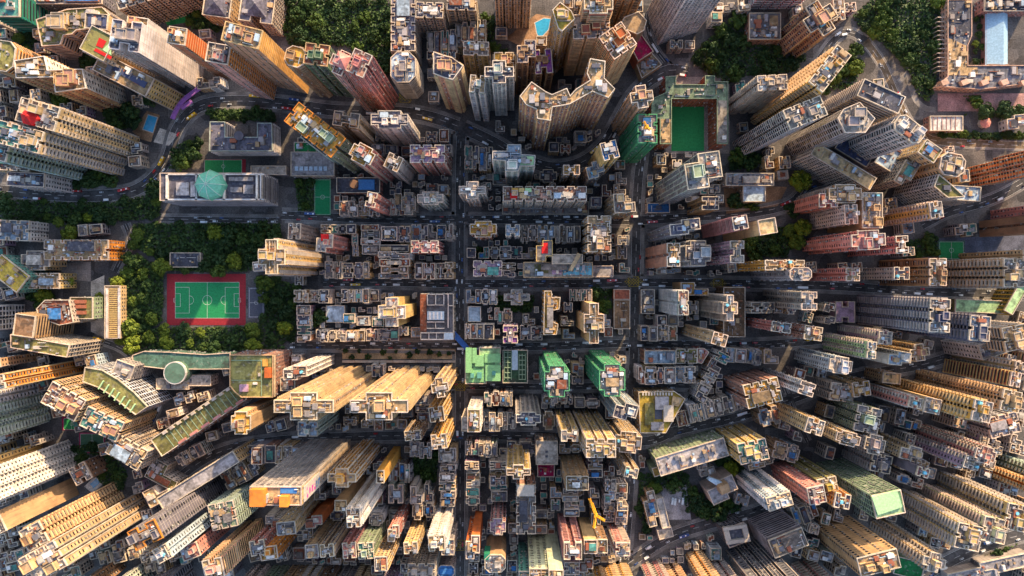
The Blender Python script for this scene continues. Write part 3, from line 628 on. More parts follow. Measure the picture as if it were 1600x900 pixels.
B("cream slab running off the right edge above broad cream tower",1330,695,110,70,76,0,'n','p','cr','co')
B("tan slab at right edge with plain brown side",1075,530,150,100,110,-2,'n','b','br','co',base=1)
B("pink slab at right edge above the plain brown slab",1135,440,130,55,112,-4,'n','p','pk','co',base=1)
t(0,2)
B("garden-roofed school block with blue-grey window wall",0,0,0,0,46,p=[(120,300),(440,355),(420,432),(380,425),(72,372),(70,290)],f='g',c='wb',r='ol',rf='b',k='school_building',cat='school')
B("school block with orange roof court above the garden roof",0,0,0,0,32,p=[(232,130),(285,75),(435,75),(462,215),(375,232),(245,185)],f='p',c='wb',r='bk',rf='c',k='school_building',cat='school')
B("green-roofed block with three rusty skylights",512,125,140,135,24,0,'r','p','gn','ol',rf='n',k='school_building',cat='school')
B("long yellow louvred terrace building beside the park path",705,150,95,330,12,0,'r','p','cr','tn',rf='n',k='terrace_building')
B("brown ribbed roof block left of garden-roofed school",155,235,125,135,50,8,'r','l','br','br',rf='n',k='school_building',cat='school')
B("pale blue-grey windowed tower at left edge above orange slab",80,175,150,140,60,0,'n','g','lb','co',base=1)
B("long orange slab with fine window lines at the left edge",420,502,200,75,92,-10,'n','f','og','co',base=1)
B("tan slab behind the orange slab at the left edge",150,440,240,50,50,-8,'r','p','tn','co',base=1)
B("white balcony slab below the orange slab, left edge",180,635,150,75,92,-12,'n','d','wh','co',base=1)
B("wide pale green slab at left edge beside brown cluster",215,760,170,170,85,-12,'n','d','gn','co',base=1)
B("brown cluster tower with cluttered pink roof",400,708,240,150,56,30,'n','g','pb','pb')
B("brown balcony tower with green court roof below the brown cluster",640,850,250,130,50,25,'n','g','pb','te')
B("curved glass-fronted building with ribbed olive roof",0,0,0,0,42,p=[(535,495),(640,512),(740,570),(840,650),(925,740),(850,792),(790,745),(705,675),(620,622),(520,585)],f='c',c='lb',r='ol',rf='n',c2='wh',k='civic_building')
B("grey box building behind the curved glass building",775,512,120,95,34,20,'r','p','gy','gy',rf='b',k='civic_building')
ROW("under the curved glass building",615,665,840,830,4,(14,22),35,vert=False)
B("long dark green sports hall beside the park trees",0,0,0,0,20,p=[(830,420),(900,395),(1060,400),(1280,415),(1440,405),(1440,505),(1280,508),(1030,505),(830,482)],f='p',c='sg',r='sg',rf='n',k='sports_hall',cat='sports hall')
B("pale podium with olive roof right of the green round tank",1150,588,340,90,14,0,'z','p','wh','wb',rf='b',k='podium_block')
t(1,2)
B("square olive-roofed tower with chamfered corner beside the park",0,0,0,0,48,p=[(158,418),(428,418),(428,682),(230,682),(190,650),(158,610)],f='p',c='pb',r='ol',rf='n',pc='cr')
t(0,2)
B("long diagonal olive-roofed slab with pink parapet rooms",1245,820,640,125,38,-34,'r','p','pb','ol',rf='n',k='institution_block')
t(1,2)
ROW("in the row right of the playing courts",560,10,780,95,3,(14,20))
ROW("in the column beside the park's right corner",572,108,668,340,3,(12,18))
B("low building with pale blue gable sheets behind tenements",818,162,115,105,9,0,'r','b','lb','lb',rf='n',k='market_hall')
ROW("in the row above the blue-sheeted hall",850,5,1085,90,4,(12,20))
ROW("in the row below the blue-sheeted hall",690,262,1000,332,5,(12,20))
ROW("in the row left of the yellow block tower",1010,250,1215,332,2,(12,18))
B("yellow cross tower with white flanks above the garden wall",1170,150,170,180,62,0,'x','b','yl','wh')
B("stepped white slab with green roof corner beside olive tower",565,530,145,85,80,0,'z','f','wh','co')
B("left of the twin giant orange estate slabs",620,738,370,170,138,0,'x','d','tn','tn',c2='cr')
B("right of the twin giant orange estate slabs",1090,738,360,170,138,0,'x','d','tn','tn',c2='cr')
B("white windowed tower tucked under the left giant estate slab",645,880,120,90,66,0,'n','p','mi','lb')
B("orange cream tower with stepped roof below the olive tower",228,842,120,140,66,0,'y','b','tn','oc')
B("grey tower between olive-roofed tower and left giant slab",520,600,90,80,40,0,'r','p','pb','co',rf='c')
t(1,1)
B("institution with white roof frames under a green octagonal dome",40,268,635,172,38,0,'r','l','wh','sl',rf='n',k='institution_block',c2='gy')
B("sports hall with a row of seven roof skylights",675,125,270,150,14,0,'r','p','gy','gy',rf='n',k='sports_hall',cat='sports hall')
B("low annex with green yard roof above the skylight hall",630,25,140,70,12,0,'r','p','gy','gr',rf='b',k='school_annex')
B("pale low workshop roofs right of the dome building",400,165,220,55,8,0,'r','b','gy','wb',rf='b',k='school_annex')
B("pink low hall with blue roof and round tank",960,258,270,95,14,0,'r','p','pk','dk',rf='n',k='market_hall')
B("cream roofed grey tower at the foot of the ochre slab",1180,115,95,95,70,25,'h','v','gy','tn')
B("slim pink tower above the upper tenement row",1042,348,62,92,74,12,'i','b','pk','pk')
ROW("in the row under the slim pink tower",845,352,1100,450,3,(12,20))
ROW("in the row right of the slim pink tower",1110,340,1285,445,3,(12,18))
B("small grey-cream tower with dark hatches above big yellow tower",562,545,76,98,52,3,'h','p','wb','gy')
B("big yellow-cream cross tower beside the park lawn",420,705,165,215,99,0,'x','d','yl','tn')
B("white and pink tower with bright red roof",750,618,100,112,58,4,'z','p','pk','wh')
ROW("in the row above the red roof tower",730,500,950,560,3,(12,18))
ROW("in the column right of the red roof tower",920,560,960,700,2,(10,16))
ROW("in the column with the flag-coloured awning",975,505,1100,690,3,(12,24))
ROW("in the row beside the stepped street's top",1105,510,1280,610,2,(18,30))
ROW("in the row below the red roof tower",760,735,1025,842,4,(12,22))
ROW("in the corner beside the third street",1090,630,1285,840,4,(14,30),vert=True)
t(2,1)
B("pink cross-ribbed tower beside the stepped street",112,62,215,110,66,0,'n','f','pk','lv')
B("white and mint tower with stepped roof, left of stepped street",130,340,160,80,46,0,'y','f','mi','wb')
ROW("in the column left of the white-mint tower",-130,300,40,440,2,(12,22))
ROW("right of the stepped street's upper end",345,20,520,165,3,(14,22))
B("white cross tower right of the stepped street",392,288,165,105,56,0,'x','f','wh','wb')
B("white-green triple tower with lime roof terrace",0,0,0,0,80,p=[(520,45),(608,45),(612,5),(695,5),(697,65),(785,72),(780,138),(690,140),(680,170),(600,170),(600,105),(518,100)],f='f',c='mi',r='lb')
ROW("in the row behind the white-green triple tower",520,175,620,260,1,(8,10))
B("small dark-roofed house under the crescent towers",866,200,105,80,12,0,'y','p','gy','dk',rf='c',k='residential_block')
B("cream tower with orange roof under the road loop",1012,162,100,60,58,0,'h','f','cr','oc')
B("grey tower with pale blue roof sheets beside the road loop",1160,160,110,100,50,-15,'z','f','gy','lb')
B("tan tower with blue roof patch left of the green net tower",1250,40,100,110,84,-15,'h','b','yl','bl')
B("long row block of five bays with coloured roof rooms",845,312,520,92,56,0,'n','g','cr','pb')
B("dark podium under the five-bay row block",850,400,540,80,8,0,'r','p','dg','co',rf='c',k='podium_block')
B("cream stepped tower above the dark yard",460,532,165,100,44,0,'y','p','pb','oc')
B("white small tower with red roof corner in the middle row",645,540,88,72,40,0,'h','p','wh','lb')
ROW("in the middle row with blue roof",700,508,905,612,3,(12,22))
ROW("in the middle row's dark right half",910,508,1065,620,3,(12,20))
ROW("in the middle row by the stepped street",10,505,275,600,4,(12,20))
B("tall pale tower with many roof rooms left of the long street",1185,562,145,225,54,0,'n','p','cr','sa')
B("pink long-roofed block with green gable end",95,642,170,75,46,0,'n','p','pk','pk')
ROW("in the corner left of the stepped street",35,740,275,845,3,(14,26))
B("dark low building with white outlined roof",386,680,55,58,14,0,'r','p','dg','dk',rf='b',k='tenement')
ROW("in the dark yard row",430,640,780,720,4,(6,12))
B("pink framed tower with three roof bays above the street",488,778,178,96,32,0,'n','p','pk','lv',rf='c')
ROW("right of the pink framed tower",580,742,665,832,2,(12,16))
B("tower with red roof court and yellow rim",842,668,100,130,42,0,'z','p','cr','co',rf='n',pc='yl')
B("podium with roof garden and blue painted mural deck",928,786,430,95,30,0,'r','p','cr','wb',rf='c',k='podium_block',pc='cr')
B("white ribbed hall behind the mural deck",985,720,190,60,34,0,'r','l','cr','wb',rf='n',k='podium_block')
B("plain grey low block right of the mural deck",1208,796,128,70,14,0,'r','p','gy','gy',rf='n',k='podium_block')
t(3,1)
B("cream tower with step roof left of the long street",62,368,130,120,60,-5,'l','f','cr','co')
B("tall green glass tower with striped pergola roof",555,165,225,215,108,-8,'z','c','gn','wb',c2='wh')
B("small cream tower with dark roof bays under the glass tower",598,370,105,82,46,0,'i','b','cr','dk')
B("low podium with blue banner at the glass tower's foot",275,400,140,60,10,0,'r','p','wh','bl',rf='b',k='podium_block')
B("long grey school wing with roof plant left of round tree",845,222,300,78,16,0,'r','p','gy','gy',rf='c',k='school_building',cat='school')
B("school hall with pale blue half-lit roof",872,302,140,118,14,0,'r','p','wb','lb',rf='n',k='school_building',cat='school')
B("navy-sided tower with white roof ladder frame",440,518,190,92,84,-6,'z','v','nv','sl')
B("dusky pink striped tower with dark roof hatch",785,492,92,84,84,-10,'h','l','dp','dg')
B("cream blank-walled slab by the trees",955,515,110,95,88,-10,'r','b','cr','cr',rf='n')
B("tan pink tower with gold roof edge beside the long street",368,692,80,145,84,0,'n','b','pb','tn')
B("grey clustered tower with pale blue roof panel",522,682,155,155,50,0,'y','l','lb','gy')
B("lilac tower with window rows right of grey cluster",765,674,85,138,72,0,'i','p','lv','wb')
B("orange slab tower with window rows above the grey round tower",1062,757,245,62,80,0,'n','p','oc','tn')
B("grey round-ended tower with dish, right of orange slab",1162,812,135,80,86,0,'o','p','gy','wb')
ROW("in the row under the grey clustered tower",260,775,420,815,2,(8,14))
B("tan lit corner building above the street crossing",500,905,170,80,30,0,'l','b','tn','oc',rf='c',k='tenement')
t(2,2)
B("municipal market with dark framed roof decks and skylights",172,178,205,285,24,0,'r','p','wb','dg',rf='n',k='market_hall')
B("green-roofed market building in four joined roof pieces",458,485,220,225,22,0,'z','p','mi','lg',rf='n',k='market_hall')
B("dark hall with trellised green roof and blue-grey strip",660,490,155,205,18,0,'r','p','dg','dgn',rf='n',k='market_hall')
ROW("at the top of the central block",350,5,548,100,3,(12,20))
B("low white-roofed house in the central block",405,163,80,95,12,0,'r','p','wb','lb',rf='n',k='tenement')
ROW("at the bottom of the central block",348,218,525,322,3,(12,20))
B("white winged house among dark trees in the central block",670,58,160,95,14,0,'x','p','wh','wb',rf='c',k='tenement')
B("purple and white tower above the lower street",630,290,90,108,36,0,'i','p','lv','vi')
ROW("right of the purple and white tower",690,235,830,330,2,(12,18))
ROW("in the yard above the purple tower",530,120,640,230,2,(8,12))
B("orange irregular tower with lit gold roof",0,0,0,0,44,p=[(842,18),(886,18),(890,60),(942,58),(934,132),(892,140),(892,212),(928,225),(918,290),(838,292)],f='p',c='oc',r='oc',rf='c')
B("cream triple-winged tower with blue roof tank",1152,220,125,250,70,0,'x','b','cr','sa')
ROW("in the top row right of the orange tower",1000,5,1140,85,3,(12,18))
B("left of the two buildings in green netting",920,582,155,195,98,0,'y','g','ng','co',rf='c',c2='nl',pc='nl')
B("right of the two buildings in green netting",1265,575,160,200,98,0,'y','g','ng','wb',rf='c',c2='nl',pc='nl')
ROW("between the two green netted buildings",1015,470,1090,605,2,(14,24))
B("orange cream tower right of the giant estate slabs",190,622,105,120,86,-8,'x','f','tn','tn')
B("orange tower with brown roof bays below the orange cream tower",170,788,92,92,70,-8,'h','f','oc','br')
B("white and yellow slab with green upper wall",402,828,78,140,60,0,'r','g','mi','yl')
B("slim pale slab left of the white and yellow slab",345,848,40,90,48,0,'r','b','wb','wb',rf='n')
ROW("in the row under the green market",468,645,642,735,3,(14,24))
B("grey ribbed tower with white cross roof",742,815,152,82,80,0,'y','f','gy','sl')
ROW("left of the grey ribbed tower",465,770,660,890,4,(12,20))
ROW("in the row under left netted building",832,675,1020,732,3,(14,22))
ROW("in the row under right netted building",1030,680,1185,745,2,(14,22))
ROW("left of the yellow ribbed giants",830,770,915,890,1,(14,20))
ROW("in the block under the right giant slab",40,660,130,890,3,(14,24))
t(3,2)
B("low rust-red roofed hall beside the long street",46,40,100,62,10,0,'r','b','rb','rb',rf='n',k='market_hall')
B("low brown roofed depot under the rust-red hall",46,165,100,180,8,0,'r','b','br','br',rf='b',k='market_hall')
B("low grey roofed depot right of the long street",208,85,85,150,10,0,'r','b','gy','co',rf='c',k='market_hall')
B("white and green striped tower right of the long street",430,92,62,152,70,0,'n','l','mi','pb')
ROW("in the gap left of yellow tower",460,80,525,165,1,(16,20))
B("yellow tower with white cross roof, right of white-green tower",722,125,92,160,74,0,'x','l','yl','wb')
B("broad brown ribbed low block with grey roof strip",748,150,135,310,22,0,'r','f','br','br',rf='b',k='market_hall',c2='tn')
B("slim white tower above checkered roofs",1215,80,95,112,80,0,'i','p','wb','wb')
ROW("in the checkered row under the slim white tower",850,85,1120,160,4,(26,40))
B("pink-grey slab, left of the two above the diagonal road",1040,245,120,62,62,8,'n','p','pk','co')
B("pink-cream slab with gold edge, right of two above diagonal road",1240,282,110,85,62,8,'n','p','pb','tn')
B("cream slab with white ribs above the wedge block",655,320,92,76,92,16,'h','f','cr','tn')
ROW("in the row above the wedge block",165,235,390,330,3,(12,18))
B("wide block with pale blue roof and white rim in wedge",285,432,195,82,20,0,'r','p','pb','lb',rf='b',k='tenement')
B("white framed block with three roof cells in wedge",450,425,130,90,18,0,'n','p','wb','ol',rf='c',k='tenement')
B("pink-roofed corner block at the wedge's point",0,0,0,0,18,p=[(517,376),(560,376),(590,400),(545,472),(517,465)],f='p',c='pk',r='pk',rf='c',k='tenement')
ROW("in the lower row of the wedge block",150,490,510,602,5,(16,26))
ROW("along the diagonal street's right side",555,385,640,720,5,(12,20),28,vert=True)
ROW("at the top of the triangular block",655,378,920,470,4,(14,20),4)
B("sandy cluttered block at the triangular block's right corner",978,428,88,88,24,0,'l','p','tn','tn',rf='c',k='tenement')
ROW("along the bottom of the triangular block",470,690,805,805,5,(14,22),-14,vert=False)
B("broad tower with gold lit deck and white framed roofs",925,655,220,150,52,-14,'n','p','pb','oc',rf='c')
B("white slab with blank wall right of gold deck tower",1200,628,95,82,78,18,'i','p','wh','wb')
B("olive and white school with skewed courtyard roof",0,0,0,0,24,p=[(150,650),(375,645),(442,692),(320,905),(160,905)],f='p',c='cr',r='go',rf='n',k='school_building',cat='school')
ROW("in the brown corner under the triangular block",385,760,500,860,2,(8,14),-14)
ROW("under the gold deck tower",905,745,1045,870,2,(16,26),-14)
B("long white twin slab under gold deck tower",1250,865,110,95,74,16,'h','p','cr','wb')
B("navy and white tower left of the long street",70,770,140,105,90,15,'z','f','lb','sl')
t(4,2)
B("dark blue estate slab with white stepped roof end",750,172,125,205,104,2,'n','d','nv','co',c2='gy')
B("second dark estate slab with pale blue roof room",1000,252,125,155,104,4,'n','d','nv','lb',c2='sl')
B("low yellow-green roofed hall in the right corner road",1020,115,345,80,14,2,'r','p','ol','lg',rf='n',k='market_hall')
B("yellow-green slim wing at the right edge",1225,70,60,190,22,30,'r','f','ol','lg',rf='n',k='market_hall')
B("cream cluster at the right edge below the lime wing",1225,310,150,150,70,-12,'n','l','cr','tn')
B("white tilted block beside right edge trees",1085,378,170,95,48,-18,'r','p','wh','wb',rf='c')
B("lilac tower with window grid above the green tower",410,310,82,78,66,4,'h','d','lv','wb')
B("lime green tower with pale blue roof",325,388,55,105,74,4,'n','d','lg','lb')
B("white and pink block with blue-grey roof tank, under lime tower",500,440,140,85,66,6,'z','b','wh','lb')
B("pinkish cluster with lit gold roof right of white-pink block",625,402,120,105,58,-8,'x','g','pb','tn')
B("white-blue slab with square roof under lime tower's left",132,482,140,105,66,8,'y','p','lb','wb')
B("grey-cream balcony slab at right edge above the red slab",1252,498,65,72,76,8,'n','d','cr','co')
B("dark red and yellow striped slab at right edge",1222,570,62,90,80,10,'h','l','rb','wh',c2='yl')
B("upper of the two golden comb slabs",1195,705,115,130,106,12,'n','d','tn','cr')
B("lower of the two golden comb slabs",1015,768,115,130,106,12,'n','d','oc','wb')
B("pale pink slab with window rows below golden slabs",600,716,85,66,72,12,'h','d','pk','wb')
B("cream-tipped slab with blank beige end",705,735,100,95,74,12,'r','b','cr','wb')
B("small cream tower with hollow roof left of pale pink slab",262,630,105,90,42,-8,'h','p','cr','oc')
B("white grid-roofed block beside the diagonal road",140,652,145,110,34,8,'n','g','wb','wb',rf='c')
B("green-sided tower with cluttered grey roof and blue corner",300,822,150,160,54,12,'n','p','gn','gy')
B("tan box building at the start of the golden terrace",450,562,110,66,30,6,'r','p','tn','cr',rf='b')
B("grey block with framed roof voids at right edge",1150,855,190,130,52,-14,'n','p','gy','gy',rf='c')
ROW("in the dark gap under the pale pink slab",380,740,520,850,2,(14,24),10)
ROW("in the dark gap beside the golden slabs",820,800,1000,880,2,(20,30),12)
B("small pair of lilac-grey huts left of the dark estate",160,150,120,130,12,0,'h','b','lv','lv',rf='n',k='tenement')
t(0,3)
B("yellow cream slab above the white triple slab, left edge",200,105,140,70,84,-14,'n','p','yl','co',base=1)
B("bright white triple-ribbed slab at left edge",395,165,170,170,104,-25,'n','d','wh','co',base=1)
B("small brown tower with teal edge at the white slab's foot",505,258,110,115,26,-28,'h','p','br','co',rf='c')
B("ochre plain-walled slab between white and cream slabs",415,365,130,115,86,-25,'r','b','tn','co',base=1)
B("cream comb slab with dark windows above the long gold slab",215,650,140,140,97,-28,'n','d','br','wb',c2='cr')
B("longest gold slab with white top block in lower left corner",270,815,250,180,112,-29,'n','f','tn','wb',c2='wb')
B("terrace villa with planted roof at the gold slab's foot",1025,265,200,130,18,28,'l','p','wh','ol',rf='c',k='residential_block')
B("podium terrace with white walls beside the planted villa",985,390,150,110,22,-28,'l','b','wh','cr',rf='b',k='podium_block')
B("long low pale slab running beside the diagonal road",1240,300,560,80,44,-32,'r','f','cr','gy',rf='n')
B("purple-brown tower with orange roof court",910,642,185,130,106,-26,'h','v','sl','br',pc='og')
B("pale blue round-topped slab right of purple-brown tower",1018,758,95,95,98,-28,'n','p','lb','wb')
B("pink low tower between pale slab and lower rows",1190,745,110,90,60,-20,'r','p','pk','pk')
B("slim green-white slab leaving the bottom edge",900,880,90,120,90,-28,'n','v','mi','co',base=1)
B("dark brown slab leaving the bottom edge beside green-white slab",720,840,120,80,80,-28,'n','p','br','oc',base=1)
B("dark gridded block at the bottom edge under the pale slab",1120,885,180,110,70,-20,'n','g','dg','co',base=1)
B("cream cluttered tower above the little court gardens",795,122,230,140,46,30,'n','g','cr','tn',rf='c')
ROW("along the road above the gold slab",1110,95,1285,180,3,(12,18),-28,vert=False)
t(1,3)
B("giant grey gridded tower with blue roof court",445,398,320,115,138,0,'r','g','gy','tn',rf='b',c2='wb',pc='wb',side=(1,0,'v','yl'))
ROW("in the row above the giant gridded tower",245,85,590,200,5,(16,28))
ROW("under the diagonal road beside the gridded tower",110,190,340,320,3,(14,22),-28,vert=False)
B("grey-green tower with white roof sheds left of gridded tower",115,520,160,160,50,-12,'n','l','gn','gn',rf='c')
B("pink and orange striped tower at the bottom edge",55,852,120,120,84,-12,'h','l','pk','cr',c2='cr')
B("pink-orange tower with grey roof beside the yellow-orange one",332,722,92,92,54,-10,'h','p','pk','co')
B("yellow-orange tower with flat lit roof",402,755,105,82,54,-8,'r','p','og','oc')
B("cream slab with ribbed lit end below gridded tower",510,600,115,78,70,-6,'r','f','cr','co')
ROW("between pink-striped and cream slab",385,515,480,590,1,(20,26))
B("gold cross tower with white fins right of gridded tower",858,285,175,115,94,0,'x','f','oc','tn',c2='wh')
B("slim orange blank tower left of stepped street block",1098,278,48,78,76,0,'r','b','oc','br')
B("slim cream tower below the gold cross tower",850,458,72,66,70,0,'r','b','tn','tn')
B("long white slab with balcony columns under slim orange tower",930,535,84,115,98,-4,'h','d','wh','br')
ROW("right of the slim orange tower",1150,185,1285,310,3,(14,20))
B("pale green house with grey gables right of white slab",1195,385,90,115,26,0,'h','p','mi','gy',rf='c',k='tenement')
B("magenta and orange house cluster under the cream slab",682,560,105,75,44,-4,'z','b','tc','pk',rf='c')
B("grey-brown slab, left of two joined at the lower street",672,742,80,80,60,-5,'r','v','tn','gy')
B("tan slab, right of two joined at the lower street",765,738,85,80,62,-5,'h','v','cr','tn')
B("pink slab with red roof rooms at the lower street",905,738,84,95,58,-4,'h','p','pk','pk')
B("green and white slab with mossy roof at the lower street",1008,740,96,100,58,-4,'n','p','gn','te')
B("cream small tower above the bottom edge row",1102,822,78,88,66,-2,'r','f','tn','co')
B("tan pink tower with chimney roof by the stepped street block",1180,632,70,100,56,0,'z','p','pk','tn')
ROW("between the white slab and gridded tower",780,490,870,560,1,(14,20))
ROW("above the tan pink tower",1030,500,1115,580,1,(22,26))
for i, (x, c_, lab) in enumerate([(360,'gy',"grey balcony slab"),(480,'gn',"green-grey slab"),(600,'tn',"tan lit slab"),(700,'yl',"yellow slab"),(810,'br',"dark brown slab"),(930,'gy',"pale grey slab"),(1020,'tn',"tan slab"),(1190,'lv',"lilac slab")]):
    B(lab + " leaving the bottom edge, %s in the row" % ORD[i], x, 870, 95, 80, 60, 0, 'n', 'dpf'[i % 3], c_, 'co', base=1)
t(2,3)
ROW("in the top corner left of the stepped street",0,55,140,160,2,(14,22))
B("orange slab with lit roof at the stepped street",185,58,95,90,66,-6,'h','f','oc','tn')
B("cream roofed slab left of the orange street slab",20,20,100,60,60,-6,'n','f','cr','tn')
ROW("in the upper column left of the stepped street",180,95,292,200,1,(18,22))
ROW("in the lower column left of the stepped street",185,202,290,470,4,(18,26),vert=True)
ROW("in the narrow column right of tan pink tower",10,330,82,555,2,(24,34),vert=True)
ROW("in the narrow column beside dark trees",88,330,150,540,2,(18,28),vert=True)
B("yellow white-striped tower above the bottom crossing",170,692,100,95,70,-4,'h','d','wh','cr')
B("tan slab left of the yellow white-striped tower",8,722,85,70,58,-4,'h','p','cr','tn')
B("grey-white tower between striped tower and street",240,718,78,96,42,0,'i','p','gy','gy')
B("white-fronted tower block at the bottom edge left of crossing",75,865,170,90,45,0,'n','g','wb','co')
B("block with bright blue roof court at the bottom edge",228,868,105,75,22,0,'o','p','gy','bl',rf='n',k='tenement')
ROW("in the row right of the stepped street",348,62,548,152,4,(16,24))
ROW("in the column right of the stepped street",348,178,440,462,5,(16,24),vert=True)
ROW("in the column left of the yellow cross",500,170,612,430,4,(14,26),vert=True)
B("terracotta tower with sunlit plain wall beside stepped street",395,718,85,145,58,0,'z','b','tc','co')
B("pink ribbed tower with stepped white roof",552,590,96,102,44,0,'y','v','pk','lv')
B("ochre barrel-fronted block with green sheet on its side",535,820,130,110,46,0,'o','b','tn','wb',rf='c')
B("yellow cross tower with twin white fins above brown deck",680,248,148,88,74,0,'x','f','yl','tn')
B("white-roofed block with two square skylights",857,128,135,148,28,0,'r','p','wb','wb',rf='n',k='podium_block')
B("dark red roofed low house below the white-roofed block",852,240,105,78,12,0,'r','b','mg','mg',rf='b',k='tenement')
B("long brown block with cluttered deck and white end",728,480,118,310,42,0,'n','p','pb','co',rf='c')
B("teal recessed block left of the twin pale yellow slabs",718,905,70,70,60,0,'r','p','te','te',rf='b')
B("pale yellow slab with dotted window columns at bottom edge",815,892,132,80,74,0,'r','p','pl','tn',pitch=5.5)
B("pale green-yellow slab right of the dotted slab, bottom edge",915,895,90,70,80,0,'r','b','pl','tn')
B("tan gridded tower with sandy roof",1048,318,138,88,64,0,'r','g','tn','sa',rf='c')
ROW("in the column under the tan gridded tower",958,360,1058,525,3,(18,26),vert=True)
B("red and white balcony tower above the bottom edge",1020,742,112,105,66,0,'h','l','wh','pb',c2='pk')
B("cream building site tower, left half below the crane",1130,715,80,85,52,0,'r','b','cr','tn',rf='c')
B("brown building site tower, right half below the crane",1205,712,62,85,48,0,'r','p','br','sa',rf='c')
B("ochre lit slab at the bottom edge beside the long street",1215,890,140,100,50,0,'n','d','oc','co',base=1)
ROW("at the bottom edge right of yellow slabs",965,800,1150,890,2,(26,36))
B("big yellow ribbed giant beside the long street",1195,100,185,115,112,0,'n','f','yl','cr')
B("slim yellow ribbed slab left of the yellow giant",1000,22,105,70,82,0,'h','f','yl','wb')
ROW("in the column right of the tan gridded tower",1112,160,1215,290,2,(26,36),vert=True)
ROW("in the column left of the long street's foot",1215,220,1285,580,4,(16,30),vert=True)
ROW("behind the yellow cross tower",560,55,790,150,2,(8,12))
ROW("left of the tan gridded tower",935,70,1070,130,2,(14,20))
t(3,3)
B("cream cluster of roofs right of the yellow giant",85,62,165,130,60,5,'y','f','cr','tn')
B("cream slim slab with white roof rim beside long street",105,252,82,62,70,12,'h','f','cr','wb')
ROW("beside the long street's lower end",5,320,82,590,4,(16,28),vert=True)
B("pink tower with white terrace roof beside the long street's foot",52,732,88,82,50,0,'i','d','pk','wb')
B("ochre balcony slab at the bottom edge, long street corner",20,870,120,90,50,0,'n','d','oc','co',base=1)
B("long grey-roofed school with green upper wall",485,155,445,115,34,-17,'r','p','gn','gy',rf='b',k='school_building',cat='school')
B("small orange-capped stair block at the school's end",268,245,55,55,26,-17,'r','b','gn','oc',rf='n',k='school_annex')
B("slim building with pale roofs left of the car park",232,478,80,220,14,-14,'z','p','cr','wb',rf='c',k='school_annex')
B("white strip roof block beside the car park",300,505,50,190,12,-14,'r','b','wh','wh',rf='n',k='school_annex')
B("small white roof block by the bend of sunny road",318,632,90,60,10,-14,'r','b','wh','wb',rf='n',k='school_annex')
B("little white guard house above the chapel",580,245,95,45,7,-17,'r','p','wh','wb',rf='b',k='school_annex')
B("chapel with stepped tan tower among dark trees",675,360,180,130,26,-24,'z','b','wb','gy',rf='n',k='chapel')
B("yellow-grey tower with teal roof corner above chapel",865,120,180,130,58,-12,'n','p','yl','te')
B("white and blue comb slab right of the chapel",1030,432,155,85,70,-16,'n','d','lb','wb')
B("tall pink tower with plain side, right of comb slab",1262,392,105,105,74,-12,'r','p','pk','pk')
B("yellow-green slab behind the tall pink tower",1330,330,120,90,66,-12,'n','p','ol','tn')
B("broad dark ribbed tower with white roof ledge",1085,690,225,120,48,-22,'r','l','sl','wb',rf='c')
B("dark glass tower with white square ring roof",762,642,140,120,24,-20,'r','c','dg','dk',rf='n')
B("striped dark glass slab leaving the bottom edge",830,760,230,130,95,-20,'n','f','dg','co',base=1,c2='wb')
B("pinkish ribbed slab right of the striped glass, bottom edge",1180,850,130,90,80,-18,'n','d','pk','co',base=1)
for i, (x, y, w_, c_, lab) in enumerate([(505,790,95,'og',"orange balcony slab"),(640,830,80,'pk',"pink balcony slab"),(240,855,120,'pk',"salmon balcony slab"),(360,865,90,'rb',"brick slab")]):
    B(lab + " leaving the bottom edge under the sunny road", x, y, w_, 90, 78 - i * 6, -16, 'n', 'd', c_, 'co', base=1)
ROW("under the yellow-grey tower",990,60,1150,180,2,(18,26),14)
ROW("behind the white and blue comb slab",820,120,1000,220,2,(14,20),-14)
ROW("along the road under the pink tower",1110,440,1270,560,3,(12,20),-20,vert=False)
t(4,3)
B("cream slab end with fine windows above green slab",178,40,150,85,72,14,'y','p','cr','tn')
B("grey tower with pale roof right of cream slab end",345,78,125,120,58,12,'y','p','gy','wb')
B("dark grey lower tower under the pale roof tower",385,195,125,110,46,12,'n','d','gy','dk')
B("grey-yellow stepped tower left of lilac pair",568,130,125,90,58,14,'z','p','cr','gy')
B("dark slab with lit pink tip",645,250,75,58,74,16,'h','b','sl','pk')
B("pinkish slab with ornate roof, upper of pair",1035,142,125,105,80,16,'y','d','pk','pb')
B("lilac slab with white roof, lower of pair",950,190,95,75,76,16,'h','d','lv','wb')
B("green slab with tilted pale green glass roof",430,450,185,145,92,-12,'r','g','dgn','lg',rf='n',c2='gn')
B("orange slab with dark roof rooms left of green slab",142,430,95,90,78,10,'h','f','og','sl')
B("tan cloth-wrapped slab with plank-like wall",370,815,255,120,74,-14,'r','v','tn','tn',c2='cr')
B("pale comb slab right of the tan wrapped slab",715,812,140,120,76,12,'x','d','cr','wb')
B("first of three yellow comb slabs, nearest pale comb slab",930,655,155,155,84,12,'n','d','yl','co')
B("middle of the three yellow comb slabs",1092,612,150,150,84,12,'n','d','py','co')
B("outer of the three yellow comb slabs at right edge",1238,535,150,160,84,12,'n','d','yl','co')
B("orange slab at the right edge above the comb slabs",1120,250,160,60,80,14,'n','d','og','co',base=1)
B("green-yellow slab at the right edge above the orange slab",1180,185,120,60,80,14,'n','d','gn','co',base=1)
B("low green gridded roof between tan and pale slabs",560,850,180,110,24,14,'r','b','gn','gr',rf='n',k='market_hall')
B("low grey plated terminal roof in lower right corner",1060,860,520,110,10,-12,'z','b','gy','gy',rf='b',k='terminal_hall')
ROW("under the dark slab with lit tip",480,270,640,330,2,(14,22),14)
ROW("between highway and the lilac pair",1000,30,1130,90,2,(14,20),12)
NUMW = "first second third fourth fifth sixth seventh eighth ninth tenth eleventh twelfth thirteenth fourteenth fifteenth sixteenth seventeenth eighteenth nineteenth twentieth".split()
